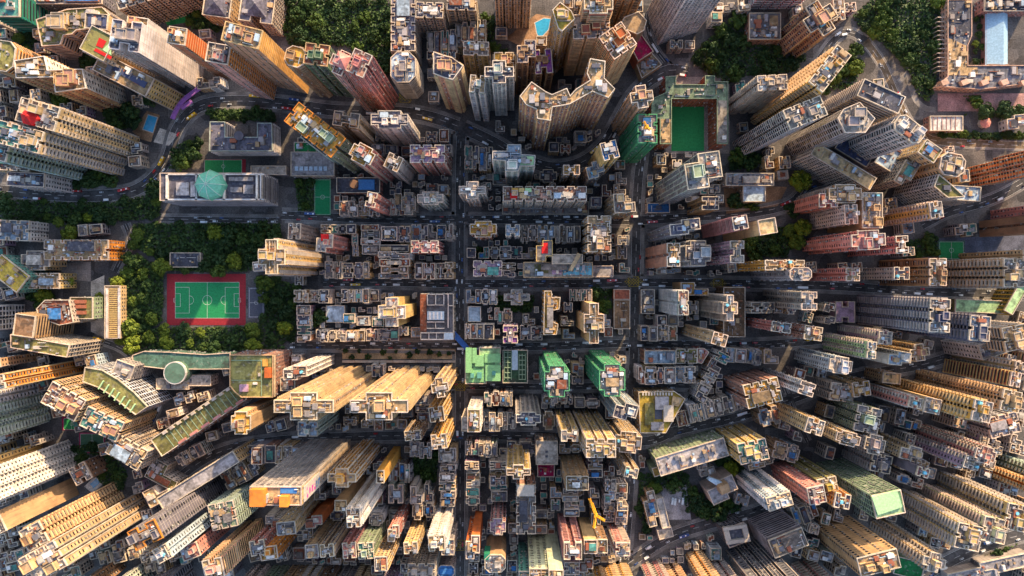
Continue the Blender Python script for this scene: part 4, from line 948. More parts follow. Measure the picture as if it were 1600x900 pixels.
def nth(n): return NUMW[n-1] if n <= 20 else {2:"twenty-",3:"thirty-",4:"forty-",5:"fifty-",6:"sixty-"}[n//10] + (NUMW[n%10-1] if n%10 else "oth")
# ================================================================ special roofs and structures
def find(label):
    for o in SC.objects:
        if o.parent is None and o.get("label") == label: return o
def rel(root, x, y, z):                            # tile pixel at height z -> root-local point
    X, Y = W(x, y, z); dx, dy = X - root.location.x, Y - root.location.y; (a, b), = rot([(dx, dy)], -root.rotation_euler.z); return a, b
def roof_part(name, label, pts, z0, z1, key, mk=None):
    root = find(label); return prism(name, [rel(root, x, y, z1) for x, y in pts], z0, z1, (mk or rmat)(key), root)
def R4(x0, y0, x1, y1): return [(x0,y0),(x1,y0),(x1,y1),(x0,y1)]
t(0,0); L_ = "tower with red and lime painted roof beside the white slabs"
roof_part("painted_deck", L_, [(597,190),(700,245),(690,350),(550,275)], 66, 66.2, 'ol', pmat); roof_part("painted_deck", L_, [(620,235),(665,258),(640,300),(600,285)], 66.1, 66.5, 'rd', pmat); roof_part("painted_deck", L_, [(690,262),(695,345),(640,310)], 66.1, 66.45, 'lg', pmat); roof_part("painted_deck", L_, [(600,300),(700,355),(690,372),(585,315)], 66.1, 66.4, 'rd', pmat)
roof_part("panel_band", "cream block with a band of blue panels on its long roof", [(705,400),(920,515),(900,550),(690,430)], 52, 52.6, 'nv', pmat)
for k in range(4): roof_part("solar_panel", "small block with dark solar panels beside the stepped courtyard block", R4(550+k*30,105,574+k*30,165), 42, 42.8, 'nv', pmat)
rt = find("cream comb-balcony slab crowned by a red hexagonal pavilion"); a, b = rel(rt, 185, 728, 108)
q = Q(); q.cyl(a, b, 104, 108, 6.6, 0, 6); q.cyl(a, b, 108, 111.5, 6.9, 0, 6, .8); q.build("hexagonal_pavilion", [wmat('rd')], rt)
t(1,0); rt = find("pink tower with salmon pyramid roof beside the wood"); a, b = rel(rt, 855, 375, 112)
q = Q(); q.box(a-5, b-5, 107, a+5, b+5, 111); q.quads([[(a-5.3,b-5.3,111),(a+5.3,b-5.3,111),(a,b,115),(a,b,115)],[(a+5.3,b-5.3,111),(a+5.3,b+5.3,111),(a,b,115),(a,b,115)],[(a+5.3,b+5.3,111),(a-5.3,b+5.3,111),(a,b,115),(a,b,115)],[(a-5.3,b+5.3,111),(a-5.3,b-5.3,111),(a,b,115),(a,b,115)]]); q.build("pyramid_roof", [wmat('pk')], rt)
rt = find("slate-roofed U-shaped school with pale gutters"); q = Q(); a, b = rel(rt, 215, 850, 22); q.cyl(a, b, 0, 23, 4, 0, 16); q.build("round_stair", [wmat('sl')], rt)
def hip(root, x0, y0, x1, y1, z, hh, key):         # hipped roof in local coordinates
    w = min(x1-x0, y1-y0) / 2; q = Q()
    if x1-x0 > y1-y0: r0, r1 = (x0+w, (y0+y1)/2, z+hh), (x1-w, (y0+y1)/2, z+hh)
    else: r0, r1 = ((x0+x1)/2, y0+w, z+hh), ((x0+x1)/2, y1-w, z+hh)
    A, B_, C, D = (x0,y0,z), (x1,y0,z), (x1,y1,z), (x0,y1,z)
    q.quads([[A,B_,r1,r0],[B_,C,r1,r1],[C,D,r0,r1],[D,A,r0,r0]] if x1-x0 > y1-y0 else [[A,B_,r0,r0],[B_,C,r1,r0],[C,D,r1,r1],[D,A,r0,r1]]); return q.build("hipped_roof", [rmat(key)], root)
for L_ in ("slate-roofed cream hall left half at the top edge", "slate-roofed cream hall right half beside the wood"):
    rt = find(L_); hip(rt, -9, -9, 9, 9, 27.5 if 'left' in L_ else 29.3, 5, 'sl')
t(1,1); L_ = "institution with white roof frames under a green octagonal dome"; rt = find(L_); a, b = rel(rt, 28, 255, 44)
q = Q(); rr = 12.5; pr = [(rr,0),(rr*.9,3.2),(rr*.62,6.2),(rr*.28,8.0),(.3,8.6)]; q.cyl(a, b, 37, 42, rr, 0, 8)
for (r0, z0), (r1, z1) in zip(pr, pr[1:]):
    A = np.arange(8) * math.pi/4; lo = np.c_[a+r0*np.cos(A), b+r0*np.sin(A), np.full(8, 42+z0)]; hi = np.c_[a+r1*np.cos(A), b+r1*np.sin(A), np.full(8, 42+z1)]; j = np.roll(np.arange(8), -1); q.quads(np.stack([lo, lo[j], hi[j], hi], 1))
PAL['dm'] = (.16,.50,.34); do = q.build("dome", [pmat('dm', .5)], rt)
q = Q()
for k in range(8):
    A = k * math.pi/4
    for (r0, z0), (r1, z1) in zip(pr, pr[1:]): q.bar((a+r0*math.cos(A), b+r0*math.sin(A), 42.1+z0), (a+r1*math.cos(A), b+r1*math.sin(A), 42.1+z1), .22)
q.build("dome_rib", [pmat('mi')], do)["kind"] = "stuff"
for (x0,y0,x1,y1) in ((-245,185,-232,350),(-60,185,-50,350),(112,190,125,350),(318,190,330,350),(-245,185,370,193),(-245,342,370,350),(345,190,352,350)): roof_part("roof_frame", L_, R4(x0,y0,x1,y1), 38, 40.2, 'wh', wmat)
for (x0,y0,x1,y1) in ((-180,240,-100,320),(-90,235,-60,330),(150,205,300,230),(160,270,230,300),(240,255,300,310)): roof_part("roof_plant", L_, R4(x0,y0,x1,y1), 38, 41, 'gy')
for k in range(7): roof_part("skylight", "sports hall with a row of seven roof skylights", R4(562+k*30,140,584+k*30,166), 14, 15.2, 'lb', pmat)
rt = find("pink low hall with blue roof and round tank"); a, b = rel(rt, 932, 250, 17); q = Q(); q.cyl(a, b, 14, 18.5, 3.6, 0, 18); q.build("round_tank", [wmat('br')], rt); roof_part("roof_canopy", "pink low hall with blue roof and round tank", R4(960,222,1060,285), 14, 16, 'bl', pmat)
roof_part("awning", "white and pink tower with bright red roof", R4(725,562,770,605), 58, 61, 'rd', pmat)
t(2,1); L_ = "podium with roof garden and blue painted mural deck"
PAL['mu'] = (.16,.42,.52)
roof_part("roof_garden", L_, R4(780,752,868,808), 30, 30.6, 'ol'); roof_part("painted_deck", L_, R4(890,760,955,815), 30, 30.4, 'lv', pmat); roof_part("painted_deck", L_, R4(960,762,1138,818), 30, 30.5, 'mu', pmat); roof_part("stair_wall", L_, [(1050,680),(1075,690),(1015,795),(995,790)], 30, 36, 'cr', wmat)  # last part is a raised cream block lying diagonally across the deck
roof_part("roof_terrace", "white-green triple tower with lime roof terrace", [(698,72),(778,78),(775,130),(692,132)], 80, 80.4, 'lg', pmat)
for k, (x, ky) in enumerate(((660,'oc'),(700,'yl'),(740,'lg'),(650,'rd'),(710,'tn'),(840,'pb'),(925,'lb'),(1000,'wb'),(1078,'wh'))): roof_part("roof_room", "long row block of five bays with coloured roof rooms", R4(x-22,275 if k < 3 else 305,x+22,300 if k < 3 else 338), 56, 58.5, ky, pmat)
t(2,2); L_ = "municipal market with dark framed roof decks and skylights"
roof_part("brick_roof_strip", L_, R4(66,38,105,275), 24, 25.5, 'bk')
for (x0,y0,x1,y1) in ((108,38,216,43),(108,38,113,108),(211,38,216,108),(160,38,165,108),(108,104,216,109),(108,210,216,215),(108,250,216,255),(160,212,164,252),(238,38,243,250),(238,108,270,113),(70,278,275,283),(70,320,275,325),(118,280,122,322),(165,280,169,322),(213,280,217,322)): roof_part("roof_frame", L_, R4(x0,y0,x1,y1), 24, 25.8, 'wh', wmat)
roof_part("skylight", L_, R4(110,146,215,200), 24, 26, 'lb', pmat)
for k in range(4): roof_part("skylight_rib", L_, R4(122+k*24,150,132+k*24,196), 25, 26.4, 'wh', pmat)
roof_part("roof_shed", L_, R4(216,282,272,322), 24, 26.5, 'lb', pmat)
L_ = "green-roofed market building in four joined roof pieces"; PAL['lt'] = (.22,.46,.20)
for (x0,y0,x1,y1,z1) in ((350,375,388,530,26),(392,376,418,470,25.2),(410,422,464,490,25),(468,412,568,466,24.6),(474,482,568,582,24.6),(368,505,464,588,23.4)): roof_part("roof_deck", L_, R4(x0,y0,x1,y1), 22, z1, 'lt', pmat)
for (x0,y0,x1,y1) in ((380,535,402,562),(422,528,450,565),(515,520,538,545)): roof_part("roof_vent", L_, R4(x0,y0,x1,y1), 23, 26, 'te', pmat)
L_ = "dark hall with trellised green roof and blue-grey strip"; roof_part("roof_strip", L_, R4(640,388,676,512), 18, 19.5, 'lb', pmat)
for k in range(6): roof_part("trellis_beam", L_, R4(592,400+k*32,636,404+k*32), 18, 19.2, 'gn', pmat); roof_part("trellis_beam", L_, R4(682,420+k*30,724,424+k*30), 18, 19.2, 'gn', pmat)
for x in (590,612,634,682,702,722): roof_part("trellis_beam", L_, R4(x,395 if x < 640 else 412,x+4,575), 18, 19.0, 'gn', pmat)
t(3,2); L_ = "olive and white school with skewed courtyard roof"
roof_part("roof_deck", L_, R4(190,720,246,856), 24, 26, 'ol'); roof_part("roof_shed", L_, R4(308,735,370,836), 24, 27, 'wb', pmat); roof_part("roof_deck", L_, [(365,675),(432,692),(400,742),(358,730)], 24, 26, 'tn'); roof_part("light_well", L_, R4(252,760,300,820), 23.9, 24.1, 'dk', pmat); roof_part("roof_plant", L_, R4(255,680,340,760), 24, 26.5, 'gy'); roof_part("roof_plant", L_, R4(230,840,310,890), 24, 26.5, 'gy')
for k in range(11): roof_part("louvre", L_, R4(175+k*18,655,184+k*18,672), 24, 25.4, 'wh', wmat)
t(2,3)
for y in (118, 148): roof_part("skylight", "white-roofed block with two square skylights", R4(848,y,864,y+12), 28, 29, 'dk', pmat)
roof_part("roof_canopy", "long brown block with cluttered deck and white end", R4(672,332,780,402), 42, 45, 'wb', pmat); roof_part("netting", "ochre barrel-fronted block with green sheet on its side", R4(466,762,502,800), 30, 47, 'ng', pmat)
roof_part("roof_court", "block with bright blue roof court at the bottom edge", R4(190,855,265,890), 22, 22.6, 'bl', pmat)
t(1,3); roof_part("roof_court", "giant grey gridded tower with blue roof court", R4(472,345,574,384), 138, 138.5, 'bl', pmat); roof_part("roof_room", "giant grey gridded tower with blue roof court", R4(278,362,372,468), 130, 144, 'og', wmat); roof_part("roof_room", "giant grey gridded tower with blue roof court", R4(465,405,518,470), 136, 143, 'og', wmat)
PAL['mk'] = (.62,.05,.30); rt = find("giant grey gridded tower with blue roof court"); xr = max(v.co.x for o in rt.children if o.name.startswith("wall") for v in o.data.vertices);
q = Q(); q.box(xr+.1, -5.5, 98, xr+.9, 5.0, 134, 0, bottom=True); sg_ = q.build("wall_sign", [pmat('wb')], rt)
q = Q(); rs_ = random.Random(4)
for k in range(6):                                    # strokes of the large vertical lettering
    z = 129 - k*5.6
    for _ in range(5): y_ = rs_.uniform(-4.6, 2.6); q.box(xr+.9, y_, z-rs_.uniform(.2,3.6), xr+1.0+.01*_, y_+rs_.choice((.5,2.0)), z-rs_.uniform(-.3,.1), 0 if k < 4 else 1)
q.build("lettering", [pmat('mk'), pmat('bl')], sg_)["kind"] = "stuff"
t(3,3); rt = find("dark glass tower with white square ring roof")
for a in ((690,592,838,612),(690,676,838,698),(690,614,722,674),(806,614,838,674)): roof_part("roof_ring", "dark glass tower with white square ring roof", [(x + (y-590)*.25 - 12, y - (x-690)*.15 + 8) for x, y in R4(*a)], 24, 27, 'wb', pmat)
roof_part("chapel_tower", "chapel with stepped tan tower among dark trees", [(655,345),(712,320),(728,370),(672,395)], 26, 38, 'tn', wmat); roof_part("roof_deck", "chapel with stepped tan tower among dark trees", [(600,285),(690,320),(655,345),(585,300)], 26, 31, 'lb', pmat)
t(4,3); L_ = "green slab with tilted pale green glass roof"; roof_part("glass_roof", L_, [(330,408),(488,365),(520,470),(368,520)], 92, 94, 'lg', pmat)
t(1,2); L_ = "square olive-roofed tower with chamfered corner beside the park"
for (x0,y0,x1,y1) in ((165,450,355,454),(352,454,356,676),(165,575,352,578)): roof_part("roof_seam", L_, R4(x0,y0,x1,y1), 48, 48.5, 'gn', pmat)
for (x0,y0,x1,y1,zz,ky) in ((372,500,412,562,51,'tc'),(332,532,346,552,49.5,'wb'),(216,604,268,648,50,'lv'),(300,590,326,604,49.3,'wh'),(360,448,390,490,49.5,'oc'),(430,420,440,680,49.2,'cr')): roof_part("roof_room", L_, R4(x0,y0,x1,y1), 48, zz, ky, wmat)
t(0,2); L_ = "long diagonal olive-roofed slab with pink parapet rooms"
for k in range(11):
    x, y = 1010 + k*44, 905 - k*30; roof_part("roof_dormer", L_, [(x,y),(x+22,y-15),(x+32,y-1),(x+10,y+14)], 38, 40.4, 'wb', wmat)
for k in range(6):
    x, y = 1110 + k*72, 965 - k*49; roof_part("parapet_room", L_, [(x,y),(x+44,y-30),(x+52,y-18),(x+8,y+12)], 38, 40, 'pk', wmat)
for k in range(16):
    x, y = 1000 + k*31, 915 - k*21; roof_part("roof_seam", L_, [(x+30,y+4),(x+33,y+2),(x+88,y+74),(x+85,y+76)], 38, 38.3, 'gn', pmat)
t(0,2); L_ = "long yellow louvred terrace building beside the park path"
for x in (660, 736): roof_part("edge_beam", L_, R4(x,0,x+12,312), 12, 13.4, 'wh', wmat)
for k in range(24): roof_part("louvre", L_, R4(682,4+k*13,732,9+k*13), 12, 13, 'yl', pmat)
L_ = "tower with red roof court and yellow rim"; t(2,1); roof_part("roof_court", L_, R4(826,618,864,684), 42, 42.6, 'rd', pmat); t(0,2)
for y in (75, 105, 143): roof_part("skylight", "green-roofed block with three rusty skylights", R4(458,y,530,y+22), 24, 26.5, 'bk', pmat)
rt = find("long dark green sports hall beside the park trees"); a, b = rel(rt, 1095, 530, 26); q = Q(); q.cyl(a, b, 0, 26, 9.2, 0, 28); q.cyl(a, b, 24.5, 26.8, 9.5, 1, 28); q.cyl(a, b, 26, 27.0, 8.6, 0, 28); q.build("round_tower", [wmat('sg'), wmat('wh')], rt)
for k in range(7):
    x = 640 + k*33; y = 580 + k*24; roof_part("roof_rib", "curved glass-fronted building with ribbed olive roof", [(x,y),(x+7,y+4),(x-23,y+54),(x-30,y+50)], 42, 43.6, 'lg', pmat)
# ---------------------------------------------------------------- C-shaped building round the walled court
t(3,0)
cb = B("green-roofed building wrapped round the walled green court",0,0,0,0,26,p=[(320,480),(383,480),(383,530),(566,530),(566,475),(625,475),(625,512),(708,512),(708,900),(640,900),(640,618),(356,618),(356,900),(284,900),(284,740),(232,740),(232,620),(320,580)],f='p',c='bk',r='gn',rf='b',k='school_building',cat='school',pc='gn')
roof_part("roof_deck", "green-roofed building wrapped round the walled green court", R4(646,628,704,890), 26, 26.8, 'wb'); roof_part("roof_deck", "green-roofed building wrapped round the walled green court", R4(290,745,350,890), 26, 26.9, 'tn')
# ---------------------------------------------------------------- hall with blue gable roof
t(4,0)
hall = B("pink stone hall with dark roofs round palm courtyards",0,0,0,0,11,p=[(800,0),(950,0),(950,225),(925,285),(925,410),(1330,410),(1330,520),(1000,560),(735,540),(800,480)],f='p',c='mw',r='dg',rf='b',k='university_hall',cat='hall',pc='mw')
L_ = "pink stone hall with dark roofs round palm courtyards"
roof_part("roof_deck", L_, [(806,235),(920,285),(920,415),(990,418),(990,470),(806,470)], 11, 11.4, "tn"); roof_part("roof_deck", L_, [(808,4),(944,4),(944,222),(808,222)], 11, 11.5, "dk")
for k in range(5): roof_part("turret", L_, [(760+k*125,505),(800+k*125,490),(815+k*125,520),(775+k*125,535)], 9, 15, "mw", wmat)
gh = empty("gabled_hall", (0,0,0)); tag(gh, "long hall with pale blue gable roof between palm courtyards", "hall"); 
p0, p1 = W(1050,75,8), W(1182,402,8); q = Q(); q.box(p0[0], p1[1], 0, p1[0], p0[1], 6.5); q.build("wall", [wmat('pv')], gh)
xm = p0[0] + (p1[0]-p0[0])*.72; q = Q(); e = .6; q.quads([[(p0[0]-e,p1[1]-e,6.3),(xm,p1[1]-e,9.5),(xm,p0[1]+e,9.5),(p0[0]-e,p0[1]+e,6.3)],[(xm,p1[1]-e,9.5),(p1[0]+e,p1[1]-e,6.3),(p1[0]+e,p0[1]+e,6.3),(xm,p0[1]+e,9.5)]]); PAL['gb'] = (.30,.46,.58); q.build("roof", [pmat('gb', .5)], gh)
q = Q(); q.box(p0[0], p1[1]-.3, 6.2, p1[0], p1[1], 9); q.build("gable", [wmat('wb')], gh)
col = empty("colonnade", (0,0,0)); tag(col, "pale colonnade along the left side of the pink stone hall", "colonnade")
for k in range(13):
    x0, y0 = W(740,108+k*28,8); x1, y1 = W(800,108+k*28,8); q = Q(); q.bar((x0,y0,8),(x1,y1,8),.35); q.bar((x0,y0,0),(x0,y0,8),.35); q.build("column", [wmat('wb')], col)
B("long dark roofed wing across the top of the gabled hall",1180,28,300,85,12,0,'r','p','pv','dk',rf='c',k='university_hall',cat='hall',pc='wb')
B("gate lodge with white gridded roof on the forecourt",792,772,205,92,9,0,'r','p','pv','wh',rf='n',k='gate_lodge')
for k in range(6): roof_part("roof_bar", "gate lodge with white gridded roof on the forecourt", R4(712+k*28,728,715+k*28,815), 9, 9.5, 'pv', pmat)
B("small white house with blue-grey roof at the right edge forecourt",1228,762,115,85,10,-5,'z','p','wh','lb',rf='c',k='gate_lodge')
pv = empty("pavilion", W(1042,765,5)+(0,)); tag(pv, "round pink-white pavilion on the forecourt", "pavilion"); q = Q(); q.cyl(0,0,0,4.5,4.2,0,8); q.build("wall",[wmat('wh')],pv); q = Q(); q.cyl(0,0,4.5,6.5,5.0,0,8,.6); q.build("roof",[wmat('pk')],pv)
# ---------------------------------------------------------------- footbridges
def bridge(name, label, pts, z, w, key, m=None):
    root = empty(name, (0,0,0)); tag(root, label, "footbridge"); c = smooth([P(x, y, z) for x, y in pts], 4); nr = normals(c); q = Q()
    for k in range(len(c)-1):
        a, b, n0, n1 = c[k], c[k+1], nr[k]*w/2, nr[k+1]*w/2
        lo = [(a-n0), (b-n1), (b+n1), (a+n0)]; top = [(v.x, v.y, z) for v in lo]; bot = [(v.x, v.y, z-.7) for v in lo]
        q.quads([top, [bot[0], bot[1], top[1], top[0]], [bot[2], bot[3], top[3], top[2]]])
    q.build("deck", [pmat(key)], root)
    for sg in (-1, 1):
        q = Q()
        for k in range(len(c)-1): a, b = c[k] + sg*nr[k]*w/2, c[k+1] + sg*nr[k+1]*w/2; q.bar((a.x,a.y,z+1.1),(b.x,b.y,z+1.1),.22); q.bar((a.x,a.y,z),(a.x,a.y,z+1.1),.1)
        q.build("railing", [pmat(key)], root)
    for k in range(1, len(c)-1, max(2, len(c)//3)): q = Q(); q.cyl(c[k].x, c[k].y, 0, z-.7, .5, 0, 8); q.build("pier", [pmat('co')], root)
PAL['bb'] = (.05,.16,.50); PAL['pu'] = (.42,.16,.48)
bridge("footbridge", "blue covered footbridge from the market to the green-roofed building", [(708,520),(718,531),(730,544)], 8, 4.2, 'bb')
bridge("footbridge", "purple curved footbridge beside the tall white slab", [(270,186),(276,172),(286,158),(298,148),(312,138)], 9, 3.0, 'pu')
bridge("footbridge", "straight purple footbridge arm joining the curved one", [(284,170),(300,158)], 8.6, 2.4, 'pu')
# ---------------------------------------------------------------- tower crane, roof machine, garden wall, umbrellas of scaffold
def crane(label, mx, my, zb, zt, jib, cj, key):
    t_ = empty("tower_crane", (0,0,0)); tag(t_, label, "crane"); X, Y = P(mx, my, zt); q = Q(); s = .9
    for a in (-s, s):
        for b in (-s, s): q.bar((X+a,Y+b,zb),(X+a,Y+b,zt),.2)
    for k in range(int((zt-zb)/2.5)): z = zb+k*2.5; q.bar((X-s,Y-s,z),(X+s,Y-s,z+2.5),.13); q.bar((X+s,Y+s,z),(X-s,Y+s,z+2.5),.13); q.bar((X-s,Y+s,z),(X-s,Y-s,z+2.5),.13); q.bar((X+s,Y-s,z),(X+s,Y+s,z+2.5),.13)
    q.build("mast", [pmat(key)], t_)
    for nm, ends in (("jib", jib), ("counter_jib", cj)):
        for (ex, ey) in ends:
            a = Vector((X, Y, zt)); e = P(ex, ey, zt+2); b = Vector((e[0], e[1], zt+2)); d = (b-a); n = Vector((-d.y, d.x, 0)).normalized()*.8; q = Q(); L = d.length; up = Vector((0,0,1.5))
            q.bar(a+n, b+n, .26); q.bar(a-n, b-n, .26); q.bar(a+up, b+up*.4, .26); m_ = int(L/1.8)
            for k in range(m_): u, v = a + d*(k/m_), a + d*((k+1)/m_); q.bar(u+n, v-n, .12); q.bar(u+n, v+up*.8, .12); q.bar(u-n, v+up*.8, .12)
            q.build(nm, [pmat(key)], t_)
    q = Q(); q.box(X-1.3,Y-1.3,zt-1.2,X+1.3,Y+1.3,zt+1.6); q.build("cab", [pmat(key)], t_)
PAL['cn'] = (.85,.38,.02)
crane("orange tower crane over the building site near the bottom", 931, 805, 40, 68, [(921,779)], [(928,825),(945,814)], 'cn')
crane("small orange crane on the green netted construction tower", 1010, 198, 84, 92, [(1006,190)], [(1016,203)], 'cn')
wl = empty("retaining_wall", (0,0,0)); tag(wl, "pale retaining wall along the sandy garden strip", "wall")
for k in range(9): x0, y1 = P(536+k*19.6, 566); x1, y0 = P(555+k*19.6, 562.5); q = Q(); q.box(x0,y1,0,x1,y0,3.2); q.build("wall_panel", [wmat('wb')], wl)
# ---------------------------------------------------------------- trees
def leafmat(name, a, b, c_):
    m, nt, bs = nodes(name, .6, .25); g_ = N(nt, "ShaderNodeNewGeometry").outputs["Random Per Island"]; oi = N(nt, "ShaderNodeObjectInfo").outputs["Random"]
    c = mixc(nt, 'MULTIPLY', 1.0, ramp(nt, g_, [(0,a),(.5,b),(1,c_)]), ramp(nt, oi, [(0,(.5,.58,.6)),(.35,(.85,.92,.9)),(.7,(1.15,1.1,.9)),(1,(1.75,1.55,.85))])); nt.links.new(c, bs.inputs[0])
    bs.inputs["Transmission Weight"].default_value = 0; return m
LEAF = leafmat("leaves_green", (.026,.052,.018), (.040,.078,.024), (.062,.105,.030)); LEAFY = leafmat("leaves_yellow_green", (.09,.14,.022), (.125,.17,.026), (.16,.20,.03)); BARK = pmat('br')  # yellow-green leaves have the brightness of sunlit clumps painted into their colour
def crown_mesh(seed, n, mat, flat=.75):
    r = np.random.RandomState(seed); k = 17 + seed % 6; aa = r.uniform(0,6.28,k); ra = np.sqrt(r.uniform(0,1,k))*.72; lob = np.c_[ra*np.cos(aa), ra*np.sin(aa), .35+.6*np.sqrt(np.maximum(0,1-ra**2))*r.uniform(.75,1.1,k)]; lr = r.uniform(.2,.38,k); C = r.randint(0, k, n)
    d = r.normal(size=(n,3)); d /= np.linalg.norm(d, axis=1)[:,None]; d[:,2] = np.abs(d[:,2])*.95 - .15; rad = lr[C] * r.uniform(.85, 1.08, n); c = lob[C] + d*rad[:,None]; c[:,2] *= flat
    nr = d + r.normal(size=(n,3))*.3; nr /= np.linalg.norm(nr, axis=1)[:,None]; u = np.cross(nr, r.normal(size=(n,3))); u /= np.linalg.norm(u, axis=1)[:,None]; v = np.cross(nr, u); s = r.uniform(.04,.085,n)[:,None]; u = u*s; v = v*s*.75
    V = np.stack([c-u-v, c+u-v*.6, c+u*1.1+v, c-u*.8+v], 1).reshape(-1,3); return mesh("crown", V, np.arange(4*n).reshape(-1,4), mat)
CRN = [crown_mesh(i, 1700, LEAF) for i in range(7)]; CRY = [crown_mesh(20+i, 1700, LEAFY) for i in range(4)]
def trunk_mesh():
    q = Q(); q.cyl(0,0,-.05,.5,.05,0,7,.03)
    for k in range(5): a = k*1.26; q.bar((0,0,.3),(.35*math.cos(a),.35*math.sin(a),.62),.018)
    return q.mesh("trunk", [BARK])
TRK = trunk_mesh(); NT = 0
def tree(x, y, r, label, group=None, yel=False, rnd=random.Random(5)):
    global NT; NT += 1; hh = r * rnd.uniform(1.2, 1.8); root = empty("tree", (x, y, 0), rnd.uniform(0, 6.28)); root.scale = (r, r, hh); tag(root, label, "tree", group)
    obj("trunk", TRK, root); obj("crown", rnd.choice(CRY if yel else CRN), root)
def clear(x, y, r):
    for p, h, l in FOOT:
        if (p[0][0]-x)**2 + (p[0][1]-y)**2 > 6400: continue
        if inside(p, x, y): return False
        for i in range(len(p)):
            ax, ay = p[i]; bx, by = p[(i+1) % len(p)]; s = max(0, min(1, ((x-ax)*(bx-ax)+(y-ay)*(by-ay))/max(1e-6, (bx-ax)**2+(by-ay)**2)))
            if (ax+s*(bx-ax)-x)**2 + (ay+s*(by-ay)-y)**2 < r*r: return False
    return not on_road(x, y, None, r*.4)
UND = []; WOODS = []
def wood(label, poly, sp, seed, yel=0.0, rr=(2.8, 6.6), und=True, chk=True):
    sp *= 1.52; rr = (rr[0]*1.25, rr[1]*1.4)
    rnd = random.Random(seed); xs = [p[0] for p in poly]; ys = [p[1] for p in poly]; pts = []; A = area(poly); NEW = []
    for _ in range(int(A / sp**2 * 30)):
        x, y = rnd.uniform(min(xs), max(xs)), rnd.uniform(min(ys), max(ys))
        if not inside(poly, x, y) or any((x-a)**2 + (y-b)**2 < sp*sp for a, b in pts): continue
        X, Y = P(x, y); r = rnd.uniform(*rr)
        if chk and not clear(X, Y, r * .35): continue
        pts.append((x, y)); NEW.append((X, Y, r, rnd.random() < yel))
    hd, tl = label.split(' in ', 1); hz = max(xs) - min(xs) > max(ys) - min(ys); NEW.sort(key=lambda v: v[0] if hz else -v[1]); kn = hd.split()[-1]
    for k, (X, Y, r, yl) in enumerate(NEW): tree(X, Y, r, f"{'yellow-green' if yl else 'dark green'} {kn}, {nth(k+1)} from {'left' if hz else 'top'} in {tl}", "trees in " + tl, yl, rnd)
    if und: UND.append([P(x, y) for x, y in poly])
    WOODS.append([P(x, y) for x, y in poly])
wood("dark green tree in the shaded wood behind the pink towers", [(448,0),(612,0),(612,105),(600,118),(575,92),(540,72),(500,70),(470,80),(452,70),(440,40)], 13.5, 1)
wood("dark green tree in the wood below the big grey tower", [(1086,82),(1130,40),(1160,30),(1168,65),(1215,66),(1228,90),(1262,70),(1240,112),(1200,120),(1170,118),(1140,132),(1095,110),(1078,95)], 13, 2)
wood("green tree in the wood beside the brown flyover", [(1332,25),(1360,0),(1478,0),(1464,60),(1460,140),(1450,160),(1425,145),(1410,100),(1380,70),(1345,48)], 14, 3, .08)
wood("dark tree in the strip wood under the hillside road", [(0,312),(120,314),(222,308),(252,292),(252,340),(190,346),(100,350),(0,344)], 13, 4, .07)
wood("tree in the park wood above the soccer pitch", [(210,350),(330,348),(440,345),(438,370),(405,378),(400,420),(385,424),(260,424),(240,400),(205,385)], 13.5, 5, .04)
wood("yellow-green tree in the park beside the yellow terrace", [(186,430),(215,395),(245,415),(256,430),(255,500),(235,515),(200,520),(190,480)], 12.5, 6, .6)
wood("tree in the park grove under the soccer pitch", [(180,525),(240,512),(400,510),(420,480),(462,478),(464,520),(452,545),(300,548),(210,548)], 12.5, 7, .5)
wood("tree in the grove right of the ball courts", [(412,430),(470,448),(460,480),(415,490)], 12, 8, .2)
wood("dark tree in the yard left of the tennis court", [(462,280),(490,280),(490,335),(468,335)], 10, 9, rr=(2.6,4.2))
wood("tree in the trees around the school car park", [(1000,740),(1065,735),(1090,775),(1085,800),(1070,790),(1062,765),(1030,760),(1028,800),(1010,830),(995,800)], 12, 10, .15)
wood("dark tree in the grove below the chapel", [(1085,780),(1150,785),(1160,800),(1120,812),(1085,805)], 11, 11)
wood("dark tree in the grove above the chapel", [(1115,720),(1160,705),(1165,740),(1135,740)], 11, 12, .2)
wood("green tree in the grove beside the cream blank slab", [(1165,375),(1200,355),(1250,355),(1252,380),(1215,402),(1175,402)], 11, 13, .3)
wood("tree in the hollow left of the broad cream towers", [(1408,378),(1465,368),(1462,400),(1410,402)], 12, 14, .1)
wood("small tree in the garden left of the cream cluster", [(110,700),(150,690),(185,715),(200,740),(195,765),(165,760),(140,730)], 11, 15, .12, (2.6,4.6))
wood("tree in the slope around the wood road", [(1215,160),(1262,128),(1290,92),(1335,75),(1345,110),(1330,140),(1290,140),(1240,180)], 12, 40, .25)
wood("tree in the palm courtyards of the pink hall", [(1520,26),(1540,26),(1540,98),(1520,98)], 7, 41, .1, (2.2,3.2), False, False)
wood("dark tree in the verge by the slate school", [(330,170),(425,172),(430,188),(405,190),(350,188),(330,188)], 11, 16, rr=(3,4.5))
wood("dark tree in the verge left of the dome building", [(255,245),(278,225),(300,220),(318,222),(300,262),(262,264)], 11, 17, .05)
wood("tree in the corner garden at the upper left", [(30,30),(60,20),(62,60),(45,85),(30,70)], 11, 18, .25)
wood("tree in the lawn border beside the slate-roofed halls", [(290,20),(330,20),(360,40),(340,52),(300,45)], 10, 19, .3, (2.6,4.2))
wood("dark tree in the dark yards between middle rows", [(745,392),(820,392),(820,402),(745,402)], 12, 20)
wood("dark tree in the central block's black yard", [(770,462),(835,462),(830,488),(775,488)], 12, 21)
wood("tree in the yard right of triple-winged tower", [(925,452),(955,452),(952,480),(930,482)], 11, 22)
wood("tree in the dark square left of the lower column", [(645,708),(685,708),(682,752),(648,755)], 11, 23)
wood("tree in the garden around the pointed pool", [(755,22),(772,22),(775,70),(800,85),(765,82),(758,50)], 10, 24, rr=(2.5,4.0))
